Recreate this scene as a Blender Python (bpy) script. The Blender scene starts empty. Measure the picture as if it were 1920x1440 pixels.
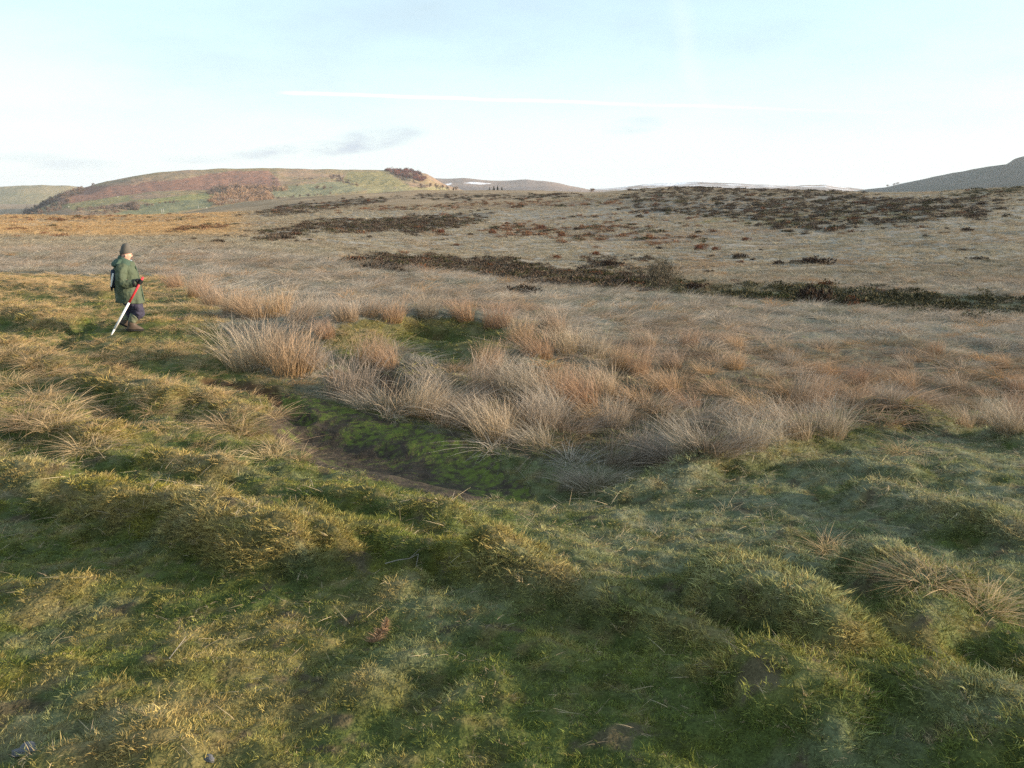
import bpy, bmesh, math, random
import numpy as np
from mathutils import Vector, Matrix

R = math.radians
random.seed(7)
RNG = np.random.default_rng(11)
SC = bpy.context.scene
COL = SC.collection

# ------------------------------------------------------------------ camera, sky, sun, exposure
EYE = 1.6                                  # eye height above the turf
PITCH = R(13.5)
F_PX = 1500.0                              # focal length in pixels of the 1920 px wide photograph
cam_d = bpy.data.cameras.new('camera')
cam_d.sensor_width = 36.0
cam_d.lens = 36.0 * F_PX / 1920.0
cam_d.clip_start = 0.05
cam_d.clip_end = 40000
cam = bpy.data.objects.new('camera', cam_d)
cam.location = (0, 0, EYE)
cam.rotation_euler = (math.pi / 2 - PITCH, 0, 0)
COL.objects.link(cam)
SC.camera = cam

SUN_AZ, SUN_EL = R(95), R(10.5)            # azimuth clockwise from the view direction
SKY_STRENGTH = 0.14
SUN_STRENGTH = 2.2
EXPOSURE = 2.2
sun_dir = Vector((math.cos(SUN_EL) * math.sin(SUN_AZ), math.cos(SUN_EL) * math.cos(SUN_AZ), math.sin(SUN_EL)))
ld = bpy.data.lights.new('sun', 'SUN')
ld.energy = SUN_STRENGTH
ld.angle = R(0.6)
ld.color = (1.0, 0.82, 0.62)
sun = bpy.data.objects.new('sun', ld)
sun.rotation_euler = sun_dir.to_track_quat('Z', 'Y').to_euler()
sun.location = (60, 0, 60)
COL.objects.link(sun)

SC.view_settings.view_transform = 'Standard'
SC.view_settings.look = 'None'
SC.view_settings.gamma = 1.0
SC.view_settings.exposure = EXPOSURE
SC.view_settings.use_curve_mapping = False
SC.cycles.use_denoising = False
SC.cycles.max_bounces = 5
SC.cycles.diffuse_bounces = 3
SC.cycles.glossy_bounces = 1
SC.cycles.transmission_bounces = 3
SC.cycles.transparent_max_bounces = 4
SC.cycles.volume_bounces = 0


def pix_dir(u, v):
    """world direction through a point of the photograph (1920 x 1440)"""
    dx, dy = (u - 960) / F_PX, (720 - v) / F_PX
    c, s = math.cos(PITCH), math.sin(PITCH)
    return np.array([dx, c + dy * s, -s + dy * c])


def unit(a):
    return a / np.linalg.norm(a)


def make_world():
    w = bpy.data.worlds.new('World')
    SC.world = w
    w.use_nodes = True
    nt = w.node_tree
    nt.nodes.clear()
    N, L = nt.nodes.new, nt.links.new

    def val(x, i, node):
        if isinstance(x, (int, float)):
            node.inputs[i].default_value = x
        else:
            L(x, node.inputs[i])

    def math_(op, a, b=None, clamp=False):
        n = N('ShaderNodeMath'); n.operation = op; n.use_clamp = clamp
        val(a, 0, n)
        if b is not None:
            val(b, 1, n)
        return n.outputs[0]

    def dot(a, vec):
        n = N('ShaderNodeVectorMath'); n.operation = 'DOT_PRODUCT'
        L(a, n.inputs[0]); n.inputs[1].default_value = tuple(vec)
        return n.outputs['Value']

    def smooth(x, lo, hi):
        n = N('ShaderNodeMapRange'); n.interpolation_type = 'SMOOTHSTEP'
        val(x, 0, n)
        n.inputs[1].default_value, n.inputs[2].default_value = lo, hi
        n.inputs[3].default_value, n.inputs[4].default_value = 0, 1
        return n.outputs[0]

    def mix(f, a, b):
        n = N('ShaderNodeMix'); n.data_type = 'RGBA'
        val(f, 0, n)
        for i, c in ((6, a), (7, b)):
            if isinstance(c, tuple):
                n.inputs[i].default_value = c
            else:
                L(c, n.inputs[i])
        return n.outputs[2]

    tc = N('ShaderNodeTexCoord')
    nm = N('ShaderNodeVectorMath'); nm.operation = 'NORMALIZE'
    L(tc.outputs['Generated'], nm.inputs[0])
    D = nm.outputs[0]
    sky = N('ShaderNodeTexSky')
    sky.sky_type = 'NISHITA'
    sky.sun_disc = False
    sky.sun_elevation = SUN_EL
    sky.sun_rotation = SUN_AZ
    sky.altitude = 300
    sky.air_density = 1.0
    sky.dust_density = 0.6
    sky.ozone_density = 1.5
    sep = N('ShaderNodeSeparateXYZ'); L(D, sep.inputs[0])
    z = sep.outputs[2]
    # thin high veil over the whole sky, thicker towards the horizon
    mp = N('ShaderNodeMapping'); L(D, mp.inputs[0]); mp.inputs['Scale'].default_value = (1.3, 1.3, 4.5)
    nz = N('ShaderNodeTexNoise'); L(mp.outputs[0], nz.inputs[0])
    nz.inputs['Scale'].default_value = 1.6; nz.inputs['Detail'].default_value = 6; nz.inputs['Roughness'].default_value = 0.62
    veil = smooth(nz.outputs[0], 0.38, 0.75)
    low = smooth(z, 0.18, -0.01)
    vfac = math_('ADD', math_('MULTIPLY', veil, 0.16), 0.72, True)
    VEIL = (0.92, 1.12, 1.21, 1)
    c = mix(vfac, sky.outputs[0], VEIL)
    c = mix(math_('MULTIPLY', low, 0.85), c, (1.48, 1.62, 1.66, 1))
    # contrail: a narrow band along a great circle
    p1, p2 = unit(pix_dir(520, 173)), unit(pix_dir(1900, 219))
    n = unit(np.cross(p1, p2)); t = unit(np.cross(n, p1))
    mp2 = N('ShaderNodeMapping'); L(D, mp2.inputs[0]); mp2.inputs['Scale'].default_value = (1, 1, 1)
    nz2 = N('ShaderNodeTexNoise'); L(mp2.outputs[0], nz2.inputs[0])
    nz2.inputs['Scale'].default_value = 14; nz2.inputs['Detail'].default_value = 4
    wob = math_('MULTIPLY', math_('SUBTRACT', nz2.outputs[0], 0.5), 0.005)
    dist = math_('ABSOLUTE', math_('ADD', dot(D, n), wob))
    along = dot(D, t)
    core = smooth(dist, 0.0028, 0.0003)
    start = smooth(along, -0.004, 0.02)
    fade = smooth(along, 0.75, 0.1)
    patch = smooth(nz2.outputs[0], 0.3, 0.5)
    trail = math_('MULTIPLY', math_('MULTIPLY', core, start), math_('MULTIPLY', fade, math_('ADD', math_('MULTIPLY', patch, 0.5), 0.5)))
    c = mix(math_('MULTIPLY', trail, 0.7), c, (2.1, 2.1, 2.1, 1))
    # a second, old and spread out trail standing nearly upright
    q1, q2 = unit(pix_dir(1270, 0)), unit(pix_dir(1325, 230))
    n2 = unit(np.cross(q1, q2)); t2 = unit(np.cross(n2, q1))
    d2 = math_('ABSOLUTE', math_('ADD', dot(D, n2), math_('MULTIPLY', math_('SUBTRACT', nz2.outputs[0], 0.5), 0.03)))
    a2 = dot(D, t2)
    old = math_('MULTIPLY', smooth(d2, 0.02, 0.0), math_('MULTIPLY', smooth(a2, 0.16, 0.08), smooth(a2, -0.1, 0.05)))
    c = mix(math_('MULTIPLY', old, 0.16), c, (1.8, 1.85, 1.9, 1))
    # small lilac-grey clouds low over the hills
    mp3 = N('ShaderNodeMapping'); L(D, mp3.inputs[0]); mp3.inputs['Scale'].default_value = (9, 9, 32)
    mp3.inputs['Rotation'].default_value = (0, R(-9), 0)
    nz3 = N('ShaderNodeTexNoise'); L(mp3.outputs[0], nz3.inputs[0])
    nz3.inputs['Scale'].default_value = 1.0; nz3.inputs['Detail'].default_value = 7; nz3.inputs['Roughness'].default_value = 0.6
    total = None
    for (u, v, su, sv, k, tilt) in ((600, 279, 130, 13, 1.0, -0.10), (710, 256, 75, 14, 0.7, -0.1), (1190, 236, 48, 13, 0.45, -0.1), (510, 291, 70, 8, .7, 0),
                                    (140, 308, 60, 9, 0.35, 0), (370, 298, 50, 8, 0.4, 0), (60, 296, 50, 8, .25, 0)):
        p = unit(pix_dir(u, v))
        ex = unit(np.cross(p, [0, 0, 1])); ez = np.cross(ex, p)
        ca, sa = math.cos(tilt), -math.sin(tilt)
        ax, az = ca * ex + sa * ez, -sa * ex + ca * ez
        a = math_('POWER', math_('ABSOLUTE', math_('DIVIDE', dot(D, ax), su / F_PX)), 2)
        b = math_('POWER', math_('ABSOLUTE', math_('DIVIDE', dot(D, az), sv / F_PX)), 2)
        g = math_('MULTIPLY', smooth(math_('ADD', a, b), 1.9, 0.0), k)
        g = math_('MULTIPLY', g, smooth(dot(D, p), 0.5, 0.7))
        total = g if total is None else math_('MAXIMUM', total, g)
    cl = math_('MULTIPLY', total, smooth(nz3.outputs[0], 0.32, 0.62))
    c = mix(math_('MULTIPLY', cl, 0.85), c, (0.84, 0.94, 1.16, 1))
    bg = N('ShaderNodeBackground'); bg.inputs[1].default_value = SKY_STRENGTH
    L(c, bg.inputs[0])
    out = N('ShaderNodeOutputWorld'); L(bg.outputs[0], out.inputs[0])


make_world()

# ------------------------------------------------------------------ small helpers


def tag(o, label=None, cat=None, group=None, kind=None):
    if label: o['label'] = label
    if cat: o['category'] = cat
    if group: o['group'] = group
    if kind: o['kind'] = kind
    return o


def link(name, data, parent=None):
    o = bpy.data.objects.new(name, data)
    COL.objects.link(o)
    if parent is not None:
        o.parent = parent
    return o


def empty(name, loc, rz=0.0, scale=1.0):
    o = bpy.data.objects.new(name, None)
    COL.objects.link(o)
    o.empty_display_size = 0.2
    o.location = loc
    o.rotation_euler = (0, 0, rz)
    o.scale = (scale,) * 3 if isinstance(scale, (int, float)) else scale
    return o


def mesh_np(name, verts, faces, mat=None, smooth=True, attrs=None):
    """faces: int array (n,3) or (n,4)"""
    me = bpy.data.meshes.new(name)
    verts = np.asarray(verts, np.float32)
    faces = np.asarray(faces, np.int32)
    nf, k = faces.shape
    me.vertices.add(len(verts)); me.vertices.foreach_set('co', verts.ravel())
    me.loops.add(nf * k); me.loops.foreach_set('vertex_index', faces.ravel())
    me.polygons.add(nf)
    me.polygons.foreach_set('loop_start', np.arange(0, nf * k, k, dtype=np.int32))
    me.polygons.foreach_set('loop_total', np.full(nf, k, np.int32))
    me.polygons.foreach_set('use_smooth', np.full(nf, smooth, bool))
    for an, arr in (attrs or {}).items():
        arr = np.asarray(arr, np.float32)
        if arr.ndim == 1:
            a = me.attributes.new(an, 'FLOAT', 'POINT'); a.data.foreach_set('value', arr)
        else:
            a = me.attributes.new(an, 'FLOAT_COLOR', 'POINT')
            if arr.shape[1] == 3:
                arr = np.hstack([arr, np.ones((len(arr), 1), np.float32)])
            a.data.foreach_set('color', arr.ravel())
    me.update(calc_edges=True)
    if mat:
        me.materials.append(mat)
    return me


def hash2(ix, iy, seed):
    h = (ix.astype(np.int64) * 374761393 + iy.astype(np.int64) * 668265263 + seed * 974634777) & 0xFFFFFFFF
    h = ((h ^ (h >> 13)) * 1274126177) & 0xFFFFFFFF
    h = h ^ (h >> 16)
    return h


def gnoise(x, y, seed=0):
    ix, iy = np.floor(x), np.floor(y)
    fx, fy = x - ix, y - iy
    ix, iy = ix.astype(np.int64), iy.astype(np.int64)
    sx, sy = fx * fx * fx * (fx * (fx * 6 - 15) + 10), fy * fy * fy * (fy * (fy * 6 - 15) + 10)

    def g(ox, oy):
        a = (hash2(ix + ox, iy + oy, seed) & 0xFFFF) * (2 * math.pi / 65536.0)
        return np.cos(a) * (fx - ox) + np.sin(a) * (fy - oy)
    n0 = g(0, 0) * (1 - sx) + g(1, 0) * sx
    n1 = g(0, 1) * (1 - sx) + g(1, 1) * sx
    return (n0 * (1 - sy) + n1 * sy) * 1.5


def fbm(x, y, scale, octaves=4, seed=0, rough=0.5):
    out = np.zeros_like(x, dtype=float); amp = 1.0; tot = 0
    f = 1.0 / scale
    for i in range(octaves):
        out += amp * gnoise(x * f, y * f, seed + i * 17)
        tot += amp; amp *= rough; f *= 2.03
    return out / tot


def sstep(x, a, b):
    t = np.clip((x - a) / (b - a), 0, 1)
    return t * t * (3 - 2 * t)


def in_poly(u, v, poly):
    u = np.asarray(u); v = np.asarray(v)
    inside = np.zeros(u.shape, bool)
    n = len(poly)
    for i in range(n):
        x0, y0 = poly[i]; x1, y1 = poly[(i + 1) % n]
        if y0 == y1:
            continue
        c = ((y0 > v) != (y1 > v)) & (u < (x1 - x0) * (v - y0) / (y1 - y0) + x0)
        inside ^= c
    return inside


def project(x, y, z):
    """picture position of world points (measured placement of vegetation zones)"""
    zr = z - EYE
    c, s = math.cos(PITCH), math.sin(PITCH)
    d = np.maximum(y * c - zr * s, 1e-3)
    up = y * s + zr * c
    return 960 + F_PX * x / d, 720 - F_PX * up / d


# ------------------------------------------------------------------ terrain: survey points -> smooth height field
def pt(u, v, Y):
    d = pix_dir(u, v)
    k = Y / d[1]
    return (d[0] * k, Y, d[2] * k)


SURVEY = []
for u, rows in {
    -500: ((1440, 1.95), (1200, 3.0), (1000, 4.7), (840, 7.0), (720, 10.2), (640, 13), (560, 19), (500, 36), (460, 80), (440, 140), (420, 250), (406, 420)),
    0: ((1440, 1.95), (1200, 3.0), (1050, 4.15), (930, 5.6), (840, 7.1), (760, 9.0), (700, 10.8), (640, 13.0), (590, 16), (540, 23), (500, 37), (470, 60), (455, 90), (440, 140), (420, 250), (405, 420)),
    250: ((1440, 1.95), (1200, 3.0), (1050, 4.1), (930, 5.6), (840, 7.1), (760, 9.1), (700, 11.0), (640, 13.1), (618, 14.0), (580, 17), (540, 23), (500, 38), (475, 58), (455, 88), (440, 150), (420, 260), (405, 420)),
    500: ((1440, 1.95), (1200, 2.95), (1050, 4.0), (930, 5.5), (840, 7.5), (790, 8.7), (740, 9.9), (700, 11.1), (640, 13.3), (600, 16), (560, 21.5), (520, 31), (490, 46), (474, 66), (455, 100), (436, 145), (416, 205)),
    750: ((1440, 1.95), (1200, 2.9), (1050, 3.9), (930, 5.6), (860, 7.4), (800, 8.8), (750, 10.0), (700, 11.3), (655, 12.9), (618, 14.6), (598, 16.6), (565, 23), (535, 33), (504, 50)),
    1000: ((1440, 1.95), (1200, 2.85), (1080, 3.7), (980, 5.2), (910, 6.7), (850, 8.1), (780, 9.6), (720, 11.2), (660, 13.2), (615, 16.3), (570, 24.5), (545, 34), (531, 42)),
    1250: ((1440, 1.95), (1200, 2.9), (1080, 3.8), (980, 5.1), (910, 6.4), (850, 8.0), (780, 10.0), (720, 11.8), (660, 14.6), (615, 19), (575, 28), (551, 37)),
    1500: ((1440, 1.95), (1200, 2.85), (1080, 3.75), (980, 4.95), (890, 6.4), (840, 7.7), (790, 9.6), (730, 12.0), (680, 14.5), (640, 17.8), (600, 25), (571, 33)),
    1750: ((1440, 1.92), (1200, 2.8), (1080, 3.7), (980, 4.8), (890, 6.3), (825, 8.1), (780, 10.2), (730, 12.6), (680, 15), (640, 18.2), (610, 23.5), (588, 30)),
    1920: ((1440, 1.9), (1200, 2.8), (1080, 3.7), (980, 4.8), (890, 6.3), (830, 8.0), (780, 10.3), (730, 12.7), (680, 15.2), (640, 18.6), (615, 23), (599, 28.5)),
    2400: ((1440, 1.9), (1200, 2.8), (1080, 3.7), (980, 4.8), (890, 6.3), (830, 8.0), (780, 10.3), (730, 12.7), (680, 15.2), (650, 18.0), (630, 23)),
}.items():
    SURVEY += [pt(u, v, Y) for v, Y in rows]
# the stream gully behind the plain's edge, then the slope on its other side
for u, Y, drop in ((750, 59, 0.5), (1000, 51, 0.6), (1250, 45, 0.6), (1500, 41, 0.6), (1750, 37, 0.6), (1920, 35, 0.6)):
    vb = {750: 504, 1000: 531, 1250: 551, 1500: 571, 1750: 588, 1920: 599}[u]
    x, y, z = pt(u, vb, Y)
    SURVEY.append((x, y, z - drop))
for u, rows in {
    500: ((402, 330), (388, 500), (379, 680)),
    750: ((500, 74), (470, 110), (440, 160), (416, 225), (396, 330), (378, 480), (362, 720)),
    1000: ((526, 62), (500, 84), (470, 122), (440, 172), (412, 245), (388, 350), (368, 520), (357, 720)),
    1250: ((545, 56), (515, 76), (475, 112), (440, 158), (410, 215), (385, 280), (365, 370), (351, 460)),
    1500: ((565, 51), (520, 72), (475, 104), (430, 155), (400, 205), (377, 265), (363, 330)),
    1750: ((580, 46), (530, 63), (480, 88), (430, 128), (395, 175), (372, 225), (362, 260)),
    1920: ((590, 43), (540, 58), (480, 84), (430, 122), (390, 168), (358, 232)),
    2400: ((600, 42), (540, 55), (480, 80), (430, 115), (390, 158), (340, 230)),
    400: ((397, 480), (391, 660)), 600: ((385, 470), (370, 660)), 700: ((362.5, 640), ), 850: ((362.5, 640), (363, 760)), 1100: ((363, 560), (360, 680)),
    1400: ((356, 460), ), 1600: ((362, 420), ), 1700: ((365, 360), ),
}.items():
    SURVEY += [pt(u, v, Y) for v, Y in rows]
for x, y, z in ((-650, 640, -26), (-300, 640, -24), (-150, 800, -28), (-900, 900, -40), (-300, 950, -40), (200, 950, -12), (600, 950, -10), (1000, 950, -6), (300, 520, -4), (420, 500, -2),
                (-30, .6, -1.55), (-8, .6, -1.58), (-2, .6, -1.6), (0, .6, -1.6), (2, .6, -1.62), (8, .6, -1.7), (30, .6, -1.8)):
    SURVEY.append((x, y, z))
SURVEY = np.array(SURVEY)


def to_ab(x, y):
    ye = np.maximum(y, 0.5) + 2.0
    return x / ye * 1.7, np.log(ye), ye


class Spline:
    def __init__(self, pts, lam=2e-5):
        a, b, ye = to_ab(pts[:, 0], pts[:, 1])
        a = np.clip(a, -2.4, 2.4)
        self.a, self.b = a, b
        t = pts[:, 2] / ye
        n = len(a)
        K = self.k((a[:, None] - a) ** 2 + (b[:, None] - b) ** 2) + lam * np.eye(n)
        P = np.column_stack([np.ones(n), a, b])
        M = np.zeros((n + 3, n + 3)); M[:n, :n] = K; M[:n, n:] = P; M[n:, :n] = P.T
        s = np.linalg.solve(M, np.concatenate([t, np.zeros(3)]))
        self.w, self.c = s[:n], s[n:]

    @staticmethod
    def k(r2):
        return 0.5 * r2 * np.log(np.maximum(r2, 1e-12))

    def __call__(self, x, y):
        x = np.asarray(x, float); y = np.asarray(y, float)
        sh = x.shape; x = x.ravel(); y = y.ravel()
        a, b, ye = to_ab(x, y)
        a = np.clip(a, -2.4, 2.4)
        out = np.empty(len(a))
        for i in range(0, len(a), 40000):
            aa, bb = a[i:i + 40000, None], b[i:i + 40000, None]
            out[i:i + 40000] = self.k((aa - self.a) ** 2 + (bb - self.b) ** 2) @ self.w + self.c[0] + self.c[1] * aa[:, 0] + self.c[2] * bb[:, 0]
        z = out * ye
        far = sstep(y, 760, 1150)
        z = z * (1 - far) + (-46.0) * far
        return (z + EYE).reshape(sh)


base_h = Spline(SURVEY)


def hit(u, v, hfun=None, y0=1.2, y1=1100):
    """first ground point seen at a picture position"""
    hfun = hfun or base_h
    d = pix_dir(u, v)
    ys = np.exp(np.linspace(math.log(y0), math.log(y1), 900))
    k = ys / d[1]
    xs = d[0] * k; zs = EYE + d[2] * k
    under = np.nonzero(hfun(xs, ys) >= zs)[0]
    i = under[0] if len(under) else len(ys) - 1
    if 0 < i:
        g = hfun(xs[i - 1:i + 1], ys[i - 1:i + 1])
        d0, d1 = zs[i - 1] - g[0], zs[i] - g[1]
        f = d0 / (d0 - d1) if d0 != d1 else 0
        f = min(max(f, 0), 1)
        y = ys[i - 1] * (1 - f) + ys[i] * f
    else:
        y = ys[0]
    x = d[0] / d[1] * y
    return x, y, float(hfun(np.array([x]), np.array([y]))[0])


# hummocks, sheep-walks and cuts of the near turf: (path in the picture, half width m, height m, sharpness)
RIDGES = [
    ([(150, 950), (330, 985), (560, 1050)], 0.34, 0.20, 3.0),
    ([(400, 885), (640, 940), (880, 1000)], 0.17, 0.06, 2.5),
    ([(790, 975), (890, 990)], 0.16, 0.07, 2.5),
    ([(560, 990), (780, 1035), (1010, 1090)], 0.18, 0.08, 2.5),
    ([(930, 1080), (1180, 1160), (1400, 1270), (1560, 1390)], 0.18, 0.10, 2.5),
    ([(880, 1080), (960, 1110)], 0.14, 0.07, 2.2),
    ([(1350, 1130), (1440, 1165), (1530, 1215)], 0.27, 0.22, 3.0),
    ([(1450, 1050), (1520, 1095)], 0.12, 0.12, 2.2),
    ([(1640, 1085), (1750, 1130)], 0.22, 0.15, 2.4),
    ([(1640, 940), (1740, 955), (1870, 1010)], 0.30, 0.11, 2.5),
    ([(1760, 1180), (1920, 1300)], 0.25, 0.10, 2.4),
    ([(1620, 1290), (1760, 1330), (1900, 1420)], 0.3, 0.10, 2.4),
    ([(1660, 800), (1760, 812)], 0.30, 0.12, 2.4),
    ([(1600, 880), (1690, 895)], 0.30, 0.09, 2.4),
    ([(1880, 825), (1930, 835)], 0.30, 0.13, 2.4),
    ([(1260, 905), (1400, 880)], 0.25, 0.08, 2.4),
    ([(1130, 935), (1200, 930)], 0.14, 0.07, 2.4),
    ([(60, 800), (200, 830)], 0.35, 0.12, 2.5),
    ([(290, 870), (420, 900)], 0.20, 0.12, 2.3),
    ([(0, 890), (80, 905)], 0.3, 0.10, 2.3),
    ([(380, 760), (500, 800)], 0.35, 0.13, 2.3),
    ([(190, 720), (330, 760)], 0.4, 0.13, 2.3),
    ([(150, 648), (300, 662)], 0.5, 0.06, 2.3),
    ([(0, 660), (90, 690)], 0.5, 0.13, 2.3),
    ([(0, 590), (130, 610)], 0.6, 0.16, 2.3),
    ([(0, 530), (120, 550)], 0.8, 0.15, 2.3),
    ([(170, 540), (205, 560)], 0.5, 0.18, 2.3),
    ([(640, 635), (760, 612), (900, 622), (1000, 645)], 1.0, 0.30, 2.0),
    ([(760, 705), (900, 740)], 0.5, 0.10, 2.5),
    ([(880, 660), (1000, 690)], 0.5, 0.12, 2.5),
    ([(1210, 915), (1330, 875), (1560, 812), (1720, 800)], 0.50, 0.20, 2.0),
    # troughs
    ([(600, 810), (760, 850), (950, 890), (1130, 905)], 0.85, -0.24, 2.0),
    ([(600, 1060), (540, 1025), (480, 1000)], 0.10, -0.08, 2.0),
    ([(1270, 1130), (1340, 1190), (1430, 1250)], 0.12, -0.12, 2.0),
    ([(1840, 1240), (1930, 1310)], 0.18, -0.12, 2.0),
    ([(60, 930), (190, 890), (330, 850)], 0.14, -0.09, 2.0),
    ([(840, 1110), (780, 1060)], 0.09, -0.06, 2.0),
    ([(1560, 925), (1660, 905)], 0.12, -0.08, 2.0),
    ([(390, 716), (500, 735), (560, 775)], 0.16, -0.14, 2.5),
    ([(205, 688), (245, 692)], 0.16, -0.12, 2.5),
    ([(780, 630), (815, 634)], 0.22, -0.22, 2.5),
    ([(690, 690), (720, 720)], 0.4, -0.18, 2.5),
    ([(100, 660), (180, 600)], 0.25, -0.12, 2.2),
    ([(170, 740), (230, 800)], 0.18, -0.12, 2.2),
    ([(340, 790), (370, 740)], 0.15, -0.08, 2.2),
    ([(1290, 880), (1130, 915), (1010, 900)], 0.35, -0.08, 2.2),
    ([(820, 1290), (760, 1270)], 0.1, -0.05, 2.0),
    ([(1850, 660), (1920, 668)], 0.6, -0.25, 2.2),
]
RIDGES_3D = []
for path, w, h, k in RIDGES:
    pts3 = [hit(u, v)[:2] for u, v in path]
    RIDGES_3D.append((np.array(pts3), w, h, k))


def seg_dist(x, y, path):
    best = np.full(x.shape, 1e9)
    for i in range(len(path) - 1):
        ax, ay = path[i]; bx, by = path[i + 1]
        vx, vy = bx - ax, by - ay
        t = np.clip(((x - ax) * vx + (y - ay) * vy) / (vx * vx + vy * vy + 1e-9), 0, 1)
        best = np.minimum(best, np.hypot(x - ax - t * vx, y - ay - t * vy))
    return best


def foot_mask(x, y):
    """lusher green darkened by painted shade at the foot of each hummock and along the little trenches"""
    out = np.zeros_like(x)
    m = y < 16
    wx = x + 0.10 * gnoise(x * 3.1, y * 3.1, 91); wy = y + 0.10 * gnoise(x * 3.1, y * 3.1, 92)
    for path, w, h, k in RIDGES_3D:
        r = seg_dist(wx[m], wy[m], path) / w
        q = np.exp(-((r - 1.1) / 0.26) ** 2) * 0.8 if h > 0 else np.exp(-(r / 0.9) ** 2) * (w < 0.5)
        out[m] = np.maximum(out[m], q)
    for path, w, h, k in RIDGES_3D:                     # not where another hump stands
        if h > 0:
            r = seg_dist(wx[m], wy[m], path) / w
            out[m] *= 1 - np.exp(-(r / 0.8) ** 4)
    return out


def detail_h(x, y):
    """hummocks, tussock bases and roughness of the turf"""
    near = sstep(y, 60, 14)
    q = (y > 5) & (y < 14)
    if q.any():
        near = near.copy(); near[q] *= 1 - 0.65 * zone_mud(x[q], y[q])
    mid = sstep(y, 4, 14) * sstep(y, 90, 45)
    wx = x + 0.10 * gnoise(x * 3.1, y * 3.1, 91)
    wy = y + 0.10 * gnoise(x * 3.1, y * 3.1, 92)
    d = np.zeros_like(x)
    m = y < 45
    for path, w, h, k in RIDGES_3D:
        r = seg_dist(wx[m], wy[m], path) / w
        d[m] += 1.1 * h * np.exp(-np.minimum(r * 1.22, 6) ** (k + 0.5))
    rough = fbm(x, y, 0.9, 3, 5)
    small = fbm(x, y, 0.28, 3, 23)
    lump = np.maximum(fbm(x * 0.8, y, 0.55, 2, 71), 0) ** 1.3
    d += near * (0.060 * rough + 0.048 * small + 0.022 * fbm(x, y, 0.12, 2, 29) * sstep(y, 14, 7) + 0.10 * lump * sstep(x, 1.5, -2.5) + 0.05 * lump)
    d += mid * (0.10 * fbm(x, y, 2.2, 3, 41) + 0.07 * np.abs(fbm(x, y, 0.8, 2, 47)))
    far = sstep(y, 45, 110)
    d += far * (0.5 * fbm(x, y, 30, 4, 61) + 0.28 * fbm(x, y, 6, 3, 67) + 0.14 * fbm(x, y, 1.8, 2, 69)) * sstep(y, 30, 90)
    d += sstep(y, 150, 400) * 0.8 * fbm(x, y, 120, 4, 63)
    return d


MUD = [(495, 800), (500, 755), (530, 735), (640, 757), (760, 788), (900, 834), (1010, 885), (965, 918), (860, 938), (740, 905), (610, 876), (540, 838)]
MOSS_LINE = np.array([hit(u, v)[:2] for u, v in ((520, 735), (620, 762), (740, 800), (860, 840), (940, 885))])
MUD_XY = [hit(u, v)[:2] for u, v in MUD]
SOIL = [np.array([hit(u, v)[:2] for u, v in p]) for p in (((390, 712), (500, 730), (545, 760)), ((200, 684), (240, 688)), ((640, 700), (720, 700), (740, 740)), ((785, 628), (815, 632)))]
WET = [(600, 700), (760, 680), (1000, 690), (1300, 700), (1560, 730), (1560, 800), (1250, 880), (1000, 860), (800, 790), (640, 745)]


def zone_mud(x, y):
    wx = x + 0.16 * fbm(x, y, 0.5, 3, 3); wy = y + 0.16 * fbm(x, y, 0.5, 3, 4)
    return in_poly(wx, wy, MUD_XY).astype(float)


def ground_h(x, y):
    x = np.asarray(x, float); y = np.asarray(y, float)
    return base_h(x, y) + detail_h(x, y)


PERSON_XY = hit(247, 619, ground_h)[:2]
ROD_XY = hit(208, 626, ground_h)[:2]


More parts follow.
